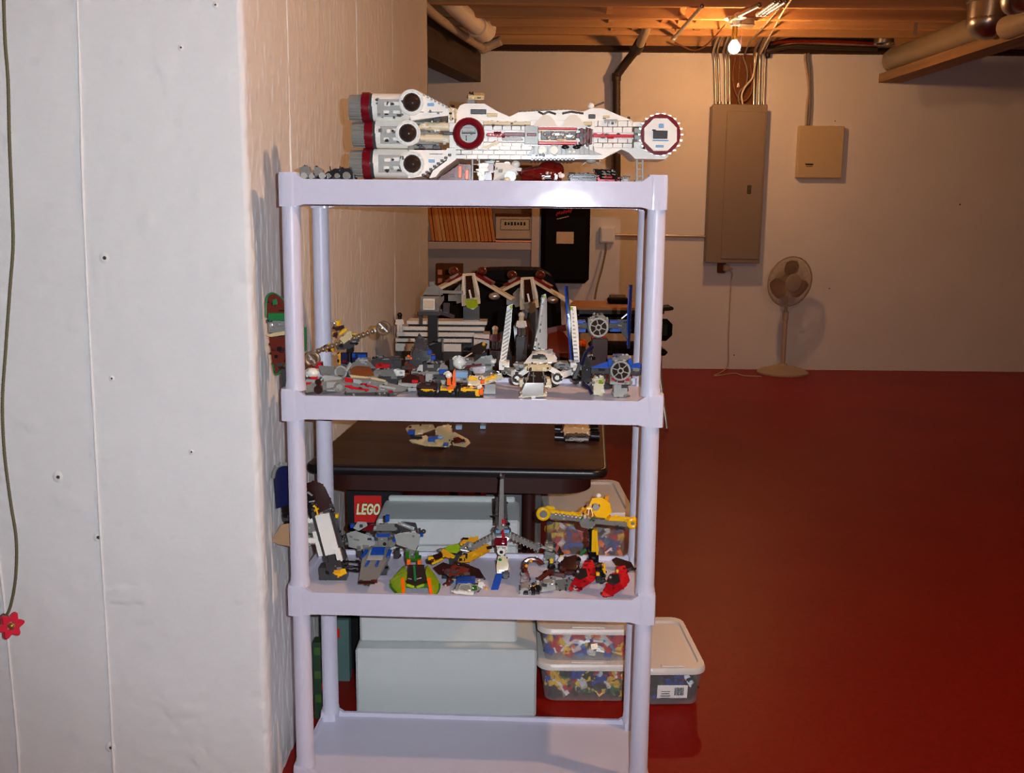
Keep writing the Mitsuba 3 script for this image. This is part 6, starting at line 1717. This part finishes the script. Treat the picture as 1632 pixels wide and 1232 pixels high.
toy('brick_racer', 'yellow toy racer with two round pods on a yellow stand, third shelf', 'toy spaceship', YQ, [
    ('pod', 't_yellow', [('o', 866, 819, 8, 4, -.02), ('h', [(862, 812, -.018), (872, 806, -.01), (884, 808, -.01), (886, 818, -.01), (874, 820, -.018), (864, 812, .02), (884, 810, .02)]), ('o', 1008, 834, 6, 4, -.02)], 'yellow pod'),
    ('pod_face', 't_grey', [('c', 866, 819, 7, -.024, .01), ('c', 1007, 836, 6, -.022, .01)]),
    ('beam', 't_grey', [('l', (876, 821, -.016), (924, 827, -.016), 8, 8), ('l', (944, 830, -.016), (1006, 836, -.016), 8, 8)]),
    ('beam_top', 't_yellow', [('l', (876, 815, -.014), (926, 821, -.014), 4, 7), ('l', (968, 826, -.014), (1012, 828, -.014), 5, 7), ('l', (996, 830, -.018), (1013, 825, -.018), 4, 5)], 'yellow top'),
    ('beam_bead', 't_chrome', [('s', 886 + 6.4 * q, 820 + .9 * q, 3, -.024) for q in range(7)]),
    ('belly', 't_grey', [('h', [(922, 826, -.03), (952, 828, -.03), (948, 838, -.03), (938, 843, -.03), (926, 840, -.03), (924, 828, .01), (950, 832, .01), (938, 842, .0)])]),
    ('cowl', 't_yellow', [('h', [(938, 808, -.02), (944, 794, -.01), (960, 793, -.01), (972, 802, -.01), (975, 816, -.01), (966, 826, -.02), (950, 824, -.02), (940, 810, .03), (970, 804, .03), (968, 824, .02)])], 'yellow cowl'),
    ('cowl_fan', 't_gold', [('l', (*fan_(q)[0], -.024), (*fan_(q)[1], -.018), 5, 2.4) for q in range(4)]),
    ('intake', 't_light', [('c', 950, 809, 5.5, -.026, .01)]),
    ('stripe', 't_green', [('l', (925, 828, -.033), (930, 824, -.033), 4, 2), ('l', (940, 830, -.033), (946, 825, -.033), 4, 2)], 'green mark'),
    ('dome', 't_white', [('s', 954, 790, (4.5, 5, 4), -.002)]),
    ('fin', 't_gold', [('b', 964, 792, 970, 800, .0, .012)]),
    ('stand', 't_yellow', [('b', 943, 845, 952, 880, -.012, .014), ('l', (950, 846, -.014), (952, 884, -.014), 4, 4)], 'yellow stand'),
    ('stand_edge', 't_black', [('b', 939, 843, 944, 884, -.008, .02), ('b', 938, 880, 954, g, -.012, .03)])])
YQ = 1.79
g = gy(875, YQ, 2)
toy('brick_vehicle', 'grey toy hover sled with brown rails and a crane arm on the third shelf', 'toy vehicle', YQ, [
    ('deck', 't_grey', [('h', [(830, 942, -.03), (836, 934, -.02), (866, 926, -.01), (908, 922, .0), (924, 936, -.02), (896, 948, -.04), (850, 950, -.045), (836, 936, .01), (908, 926, .02), (880, g, .0)])]),
    ('rail', 't_redbrown', [('l', (858, 924, -.006), (880, 908, .01), 7, 6), ('l', (880, 914, .004), (900, 916, .004), 6, 6)]),
    ('crane', 't_redbrown', [('h', [(829, 928, -.02), (834, 908, -.01), (842, 910, -.01), (844, 927, -.02), (832, 928, .0), (842, 924, .0)]), ('t', [(836, 912, -.01), (836, 898, -.008), (842, 892, -.006), (855, 892, -.006), (864, 898, -.006)], 4)]),
    ('crane_joint', 't_gold', [('s', 846, 894, 3, -.012), ('s', 839, 902, 3, -.014)]),
    ('plate', 't_light', [('p', [(866, 930), (884, 927), (886, 940), (862, 944)], -.046, .02)]),
    ('console', 't_chrome', [('l', (870, 926, -.03), (884, 925, -.03), 3, 3), ('s', 880, 931, (5, 3, 3), -.048)]),
    ('thruster', 't_light', [('c', 836, 944, 8, -.05, .03), ('s', 916, 938, (8, 8, 5), -.03)]),
    ('thruster_hole', 't_black', [('c', 838, 946, 4.5, -.054, .01)])])


def figure(label, x, y0, y1, Y, cols, tier=None, group=None):
    """A small toy figure: legs, torso, two arms, head and hat, y0 (top) to y1 (feet)."""
    h = y1 - y0
    w = h * .30
    t = thing('toy_figure', label, 'toy figure', group)
    hd, to, lg, ht = cols
    for nm, m, ss in (('legs', lg, [('b', x - w * .45, y0 + h * .64, x - w * .03, y1, -.004, .008), ('b', x + w * .03, y0 + h * .64, x + w * .45, y1, -.004, .008)]),
                      ('torso', to, [('p', [(x - w * .32, y0 + h * .32), (x + w * .32, y0 + h * .32), (x + w * .5, y0 + h * .64), (x - w * .5, y0 + h * .64)], -.004, .008)]),
                      ('arm', to, [('l', (x - w * .42, y0 + h * .36, -.002), (x - w * .62, y0 + h * .60, -.006), h * .10, h * .10)]),
                      ('arm', to, [('l', (x + w * .42, y0 + h * .36, -.002), (x + w * .62, y0 + h * .60, -.006), h * .10, h * .10)]),
                      ('head', hd, [('z', x, y0 + h * .10, y0 + h * .33, h * .105, 0)]),
                      ('hat', ht, [('s', x, y0 + h * .12, (h * .13, h * .13, h * .12), 0)])):
        b = B()
        for s in ss:
            shape(b, Y, s)
        part(nm, b, m, t, 38)


figure('yellow-headed toy figure in a black top on the brown rail of the hover sled', 879, 889, 918, 1.80, ('t_skin', 't_black', 't_redbrown', 't_skin'))
figure('toy figure in a white top behind the two red toy speeders', 895, 879, 906, 1.85, ('t_skin', 't_white', 't_black', 't_brown'))
figure('toy figure with a black torso at the left end of the hover sled', 857, 924, 950, 1.742, ('t_tan', 't_black', 't_black', 't_light'))
figure('dark toy figure with a gold chest beside the crane of the hover sled', 850, 928, 950, 1.738, ('t_gold', 't_black', 't_black', 't_black'))
YQ = 1.84
g = gy(905, YQ, 2)
toy('brick_speeder', 'dark brown toy speeder with a green tube behind the red speeders, third shelf', 'toy speeder', YQ, [
    ('body', 't_brown', [('h', [(888, 906, -.02), (900, 888, .0), (918, 884, .0), (926, 892, .0), (918, 908, -.02), (894, 912, -.02), (902, 890, .03), (922, 890, .03), (900, g, .0), (918, g, .0)])]),
    ('tube', 't_green', [('t', [(926, 884, -.01), (930, 879, -.01), (934, 876, -.01)], 3), ('l', (877, 912, -.04), (888, 906, -.04), 3, 2)], 'green tube'),
    ('fin', 't_black', [('h', [(888, 880, .0), (892, 870, .0), (896, 880, .0), (892, 886, .0), (890, 880, .01), (894, 884, .01)])])])
for q, (dx, dyy, Yq, lab) in enumerate(((0, 0, 1.80, 'red toy speeder with a dark canopy, left of the pair on the third shelf'), (52, 9, 1.768, 'red toy speeder with a dark canopy, right of the pair on the third shelf'))):
    o = lambda pts, dx=dx, dyy=dyy: [(x + dx, y + dyy, d) for x, y, d in pts]
    g = gy(930 + dx, Yq, 2)
    toy('brick_speeder', lab, 'toy speeder', Yq, [
        ('hull', 't_red', [('h', o([(906, 940, -.05), (910, 930, -.04), (930, 902, .0), (946, 898, .01), (951, 914, .0), (946, 926, -.02), (922, 942, -.05), (910, 942, -.04), (932, 904, .03), (948, 916, .03)]))]),
        ('seat_back', 't_red', [('h', o([(928, 904, .0), (932, 894, .01), (944, 892, .01), (948, 900, .01), (944, 908, .0), (930, 904, .02), (946, 902, .03)]))]),
        ('canopy', 't_smoke', [('h', o([(914, 918, -.044), (920, 906, -.03), (934, 906, -.03), (937, 918, -.04), (926, 924, -.05), (916, 916, .0), (934, 910, .0)]))], 'dark canopy'),
        ('glint', 't_chrome', [('s', 921 + dx, 911 + dyy, 2.6, -.038)]),
        ('underside', 't_dark', [('b', 916 + dx, 930 + dyy, 942 + dx, g, -.01, .02)])])
figure('tiny yellow-headed toy figure seated in the right red speeder', 984, 907, 927, 1.742, ('t_skin', 't_red', 't_red', 't_skin'))
YQ = 1.80
g = gy(962, YQ, 2)
toy('brick_droid', 'black and yellow toy droid standing between the two red speeders', 'toy robot', YQ, [
    ('body', 't_black', [('h', [(948, 902, -.01), (954, 896, .0), (962, 898, .0), (966, 910, -.01), (956, 914, -.01), (950, 902, .02), (964, 904, .02)]), ('b', 950, 912, 964, g, -.004, .014)]),
    ('arm', 't_yellow', [('l', (963, 898, -.012), (964, 914, -.014), 3, 3), ('b', 950, 913, 956, 918, -.014, .008)], 'yellow arm')])
YQ = 1.875
g = gy(990, YQ, 2)
toy('brick_glider', 'dark brown toy glider half hidden by the right front post on the third shelf', 'toy spaceship', YQ, [
    ('wing', 't_brown', [('h', [(975, 892, .0), (982, 888, .0), (1006, 896, .0), (1012, 908, .0), (1000, 912, -.01), (982, 902, -.01), (976, 894, .012), (1010, 906, .012)])]),
    ('body', 't_dark', [('h', [(985, 906, -.01), (1012, 906, -.01), (1012, 922, -.02), (996, 920, -.02), (988, 910, .02), (1012, 910, .02), (1000, g, .0)])])])
YQ = 1.90
g = gy(882, YQ, 2)
toy('brick_block', 'grey toy block with a round hole at the back of the third shelf', 'toy', YQ, [
    ('block', 't_grey', [('b', 868, 868, 884, g, .0, .02)]), ('inset', 't_tan', [('b', 872, 871, 881, 878, -.002, .006)])])

# ---------------- on the folding table behind
TZT = TZ
yt = lambda x, Y: foot_y(x, Y, TZT)
YQ = atz(700, 716, TZT)[1] + .02
g = yt(700, YQ)
toy('brick_fighter', 'tan toy fighter with blue panels lying on the folding table', 'toy spaceship', YQ, [
    ('hull', 't_tan', [('h', [(692, 704, -.02), (696, 680, .03), (716, 676, .05), (722, 690, .03), (718, 706, -.01), (700, 712, -.03), (696, 690, .08), (720, 684, .08), (700, g, .0), (716, g, .0)])]),
    ('left_wing', 't_tan', [('h', [(646, 683, .02), (656, 677, .04), (690, 676, .05), (694, 684, .02), (664, 694, .0), (650, 690, .0), (650, 682, .05), (690, 688, .04)]), ('h', [(652, 702, -.01), (660, 696, .0), (680, 694, .0), (692, 706, -.02), (700, 712, -.03), (678, 711, -.03), (656, 706, -.01), (660, 700, .02), (694, 710, .0)])], 'tan wing'),
    ('wing_panel', 't_blue', [('b', 650, 687, 661, 693, -.004, .02), ('b', 682, 698, 693, 704, -.036, .02), ('b', 706, 708, 714, 711, -.034, .02), ('b', 692, 696, 698, 700, -.03, .02)], 'blue panel'),
    ('gap', 't_black', [('b', 655, 696, 672, 700, -.012, .02)]),
    ('right_wing', 't_tan', [('h', [(718, 694, .0), (724, 688, .02), (746, 700, .02), (750, 706, .0), (742, 713, -.02), (722, 710, -.03), (720, 696, .03), (748, 706, .02)])]),
    ('right_wing>wing_hollow', 't_redbrown', [('h', [(722, 698, -.014), (730, 696, -.004), (744, 704, -.008), (724, 707, -.026), (724, 698, .0), (742, 704, .0)])]),
    ('cockpit', 't_sky', [('b', 726, 679, 736, 685, .02, .02), ('s', 702, 697, (5, 5, 3), -.034)])])
YQ = atz(770, 684, TZT)[1]
solo('brick_block', (lambda b: (shape(b, YQ, ('b', 765, 678, 774, yt(770, YQ), -.01, .03)), shape(b, YQ, ('S', 765, 774, 678, -.008, .024)), b)[-1])(B()), 't_sky', 'small pale blue toy block alone on the folding table', 'toy')
YQ = atz(915, 703, TZT)[1] + .03
g = yt(915, YQ)
toy('brick_car', 'cream toy car with black wheels near the right edge of the folding table', 'toy car', YQ, [
    ('body', 't_cream', [('h', [(900, 696, -.03), (898, 684, .02), (938, 683, .02), (941, 694, -.03), (900, 676, .10), (938, 676, .10), (902, 698, .0), (940, 697, .0)])]),
    ('bumper', 't_light', [('b', 901, 699, 938, 703, -.05, .02)]),
    ('grille', 't_black', [('b', 903, 695, 938, 699, -.044, .03)]),
    ('wheel', 't_black', [('x', 884, 898, 697, 8, -.02), ('x', 941, 955, 695, 8, -.02), ('x', 884, 896, 684, 7, .09), ('x', 941, 953, 682, 7, .09)], 'black wheel'),
    ('chassis', 't_dark', [('b', 896, 698, 944, g, -.02, .1)])])

YV = 3.30
gv = yt(700, YV)
P = []
for q, (ya, yb, x0, x1) in enumerate(((512, 517.5, 648, 776), (521, 527, 640, 772), (530, 536.5, 632, 756), (540, 545.5, 630, 752), (548, 560, 630, 735))):
    P.append(('panel', 't_white', [('b', x0, ya, x1, yb, .0, .10)], 'white layer'))
    P.append(('gap', 't_black', [('b', x0 + 3, yb, x1 - 2, yb + 4.2, .012, .08)]))
P += [('side_tower', 't_white', [('b', 755, 533, 780, 556, -.02, .1)]),
      ('stripe', 't_maroon', [('l', (756, 539, -.024), (779, 541, -.024), 3, 2)], 'dark red stripe'),
      ('base', 't_dark', [('b', 630, 560, 776, gv, .0, .12)])]
toy('brick_building', 'toy building of white and black layers on the far part of the folding table', 'toy building', YV, P)
figure('white toy figure with a black head on top of the white and black layered building', 637, 498, 530, YV + .03, ('t_black', 't_white', 't_white', 't_black'))
YV = 3.05
gv = yt(690, YV)
toy('brick_walker', 'grey boxy toy walker on a tall dark leg in front of the layered white building', 'toy robot', YV, [
    ('head', 't_white', [('b', 674, 476, 693, 494, -.02, .06)], 'white box'),
    ('face', 't_cream', [('b', 676, 479, 691, 491, -.024, .01)]),
    ('head_frame', 't_grey', [('b', 670, 472, 700, 498, .0, .08), ('h', [(692, 478, -.02), (708, 471, .0), (708, 478, .0), (700, 490, -.02), (694, 480, .02), (706, 480, .02)])]),
    ('turret', 't_grey', [('h', [(674, 470, .0), (680, 458, .0), (694, 454, .0), (706, 462, .0), (706, 470, .0), (676, 470, .05), (704, 462, .05)]), ('l', (700, 465, .0), (738, 466, .0), 5, 5), ('b', 684, 449, 692, 456, .01, .03)]),
    ('deck', 't_dark', [('b', 665, 497, 702, 503, -.02, .1), ('b', 668, 503, 673, 518, -.01, .02)]),
    ('leg', 't_black', [('b', 682, 503, 697, 545, .0, .05), ('b', 676, 545, 704, gv, -.02, .09)], 'dark leg'),
    ('arm', 't_brown', [('l', (700, 498, .0), (724, 505, .0), 6, 6), ('b', 706, 484, 716, 500, .02, .03)])])
for q, (dx, dyy, yv, lab) in enumerate(((0, 0, 3.35, 'white and dark red toy gunship with swept wings, left of two behind the shelves'), (93, 6, 3.55, 'white and dark red toy gunship with swept wings, right of two behind the shelves'))):
    o = lambda pts, dx=dx, dyy=dyy: [(x + dx, y + dyy, d) for x, y, d in pts]
    gv = yt(750 + dx, yv)
    toy('brick_gunship', lab, 'toy spaceship', yv, [
        ('cabin', 't_cream', [('h', o([(737, 436, .0), (757, 435, .0), (764, 462, -.02), (766, 484, -.04), (736, 488, -.04), (735, 465, -.02), (738, 437, .08), (757, 437, .08), (764, 482, .05), (738, 486, .05)]))]),
        ('windscreen', 't_brown', [('h', o([(742, 440, -.006), (752, 439, -.006), (757, 474, -.056), (743, 476, -.056), (742, 442, .03), (752, 441, .03), (756, 474, .0), (744, 474, .0)]))], 'dark red windscreen'),
        ('rib', 't_white', [('l', (748 + dx, 462 + dyy, -.05), (751 + dx, 476 + dyy, -.055), 4, 3), ('l', (738 + dx, 440 + dyy, -.03), (740 + dx, 470 + dyy, -.045), 3, 3), ('l', (756 + dx, 438 + dyy, -.03), (763 + dx, 470 + dyy, -.045), 3, 3)]),
        ('chin', 't_lime' if q == 0 else 't_grey', [('h', o([(741, 478, -.05), (760, 477, -.05), (762, 488, -.06), (754, 494, -.06), (744, 490, -.06), (742, 480, .0), (760, 480, .0)]))]),
        ('left_wing', 't_cream', [('l', (736 + dx, 441 + dyy, .03), (698 + dx, 460 + dyy, .0), 20, 4.5)], 'swept wing'),
        ('right_wing', 't_cream', [('l', (758 + dx, 441 + dyy, .03), (818 + dx, 477 + dyy, .0), 20, 4.5)], 'swept wing'),
        ('left_wing>wing_edge', 't_maroon', [('l', (735 + dx, 437 + dyy, .034), (712 + dx, 450 + dyy, .014), 16, 5)]),
        ('right_wing>wing_edge', 't_maroon', [('l', (760 + dx, 437 + dyy, .034), (786 + dx, 452 + dyy, .014), 16, 5)]),
        ('engine', 't_redbrown', [('s', 723 + dx, 432 + dyy, (8, 14, 7), .04), ('s', 768 + dx, 432 + dyy, (8, 14, 7), .04)], 'round dark red engine'),
        ('canister', 't_chrome', [('l', (718 + dx, 443 + dyy, .0), (730 + dx, 437 + dyy, .02), 4, 4), ('s', 788 + dx, 472 + dyy, (9, 9, 6), .0)]),
        ('side_pod', 't_grey', [('h', o([(724, 462, -.01), (734, 452, .0), (736, 482, -.02), (728, 484, -.02), (726, 462, .03), (736, 480, .03)])), ('b', 714 + dx, 470 + dyy, 730 + dx, 480 + dyy, .0, .05)]),
        ('stand', 't_dark', [('b', 738 + dx, 488 + dyy, 764 + dx, gv, .0, .05), ('b', 728 + dx, gv - 10, 774 + dx, gv, -.02, .1)], 'dark stand')])
YV = 3.15
for q, (x, y0, col, lab) in enumerate(((789, 519, ('t_cream', 't_maroon', 't_brown', 't_white'), 'white-helmeted toy figure in a dark red top left of the white shuttle'),
                                       (831, 497, ('t_cream', 't_white', 't_brown', 't_white'), 'toy figure in a white helmet on the dark walker behind the shuttle'),
                                       (876, 528, ('t_tan', 't_redbrown', 't_brown', 't_tan'), 'toy figure with a tan head right of the tall centre fin, far table'))):
    yv = YV + .05 * q
    figure(lab, x, y0, y0 + 40, yv, col)
    gv = yt(x, yv)
    solo('brick_pedestal', (lambda b: (shape(b, yv, ('b', x - 9, y0 + 40, x + 9, gv, -.02, .06)), shape(b, yv, ('S', x - 9, x + 9, y0 + 40, -.018, .05)), b)[-1])(B()), ('t_brown', 't_dark', 't_redbrown')[q], ('dark brown', 'dark grey', 'red-brown')[q] + ' toy pedestal under the toy figure ' + ('left of the white shuttle', 'behind the white shuttle', 'right of the centre fin')[q], 'toy')
YV = 3.4
gv = yt(835, YV)
toy('brick_walker', 'dark toy walker with a yellow cockpit light behind the white shuttle', 'toy robot', YV, [
    ('body', 't_brown', [('h', [(818, 520, -.02), (828, 506, .0), (842, 508, .0), (848, 530, -.02), (846, 556, -.02), (822, 556, -.02), (822, 512, .06), (844, 520, .06), (844, 556, .04)])]),
    ('cockpit', 't_maroon', [('b', 824, 520, 842, 550, -.03, .02)]),
    ('light', 't_limeclear', [('s', 834, 531, (4, 4, 9), -.032)], 'yellow light'),
    ('leg', 't_black', [('b', 820, 554, 830, gv, .0, .03), ('b', 836, 554, 846, gv, .0, .03)])])
YV = 3.2
gv = yt(885, YV)
toy('brick_crawler', 'red-brown toy crawler with an orange ball on the far table right of the centre fin', 'toy vehicle', YV, [
    ('hull', 't_redbrown', [('h', [(868, 556, -.03), (874, 532, .0), (896, 526, .02), (906, 540, .0), (908, 562, -.03), (872, 566, -.03), (878, 534, .08), (904, 542, .08)])]),
    ('wing', 't_redbrown', [('l', (872, 528, .02), (902, 522, .02), 4, 10), ('l', (874, 560, -.02), (912, 566, -.02), 5, 12)]),
    ('ball', 't_orange', [('s', 929, 547, (6.5, 6.5, 6.5), .0)], 'orange ball'),
    ('ball_arm', 't_dark', [('l', (906, 556, .0), (929, 550, .004), 4, 4), ('b', 925, 552, 933, gv, .0, .02)]),
    ('tracks', 't_black', [('b', 868, 562, 912, gv, -.01, .08)])])
YV = 3.25
gv = yt(805, YV)
toy('brick_crawler', 'dim grey toy crawler in the shade left of the white shuttle', 'toy vehicle', YV, [
    ('hull', 't_dark', [('h', [(782, 560, -.02), (784, 536, .0), (800, 528, .0), (812, 540, .0), (814, 566, -.02), (786, 566, -.02), (788, 540, .05), (810, 545, .05)])]),
    ('frame', 't_redbrown', [('l', (784, 552, -.02), (800, 540, -.02), 4, 4), ('b', 800, 550, 812, 562, -.03, .03)]),
    ('tracks', 't_black', [('b', 782, 564, 816, gv, -.01, .06)])])
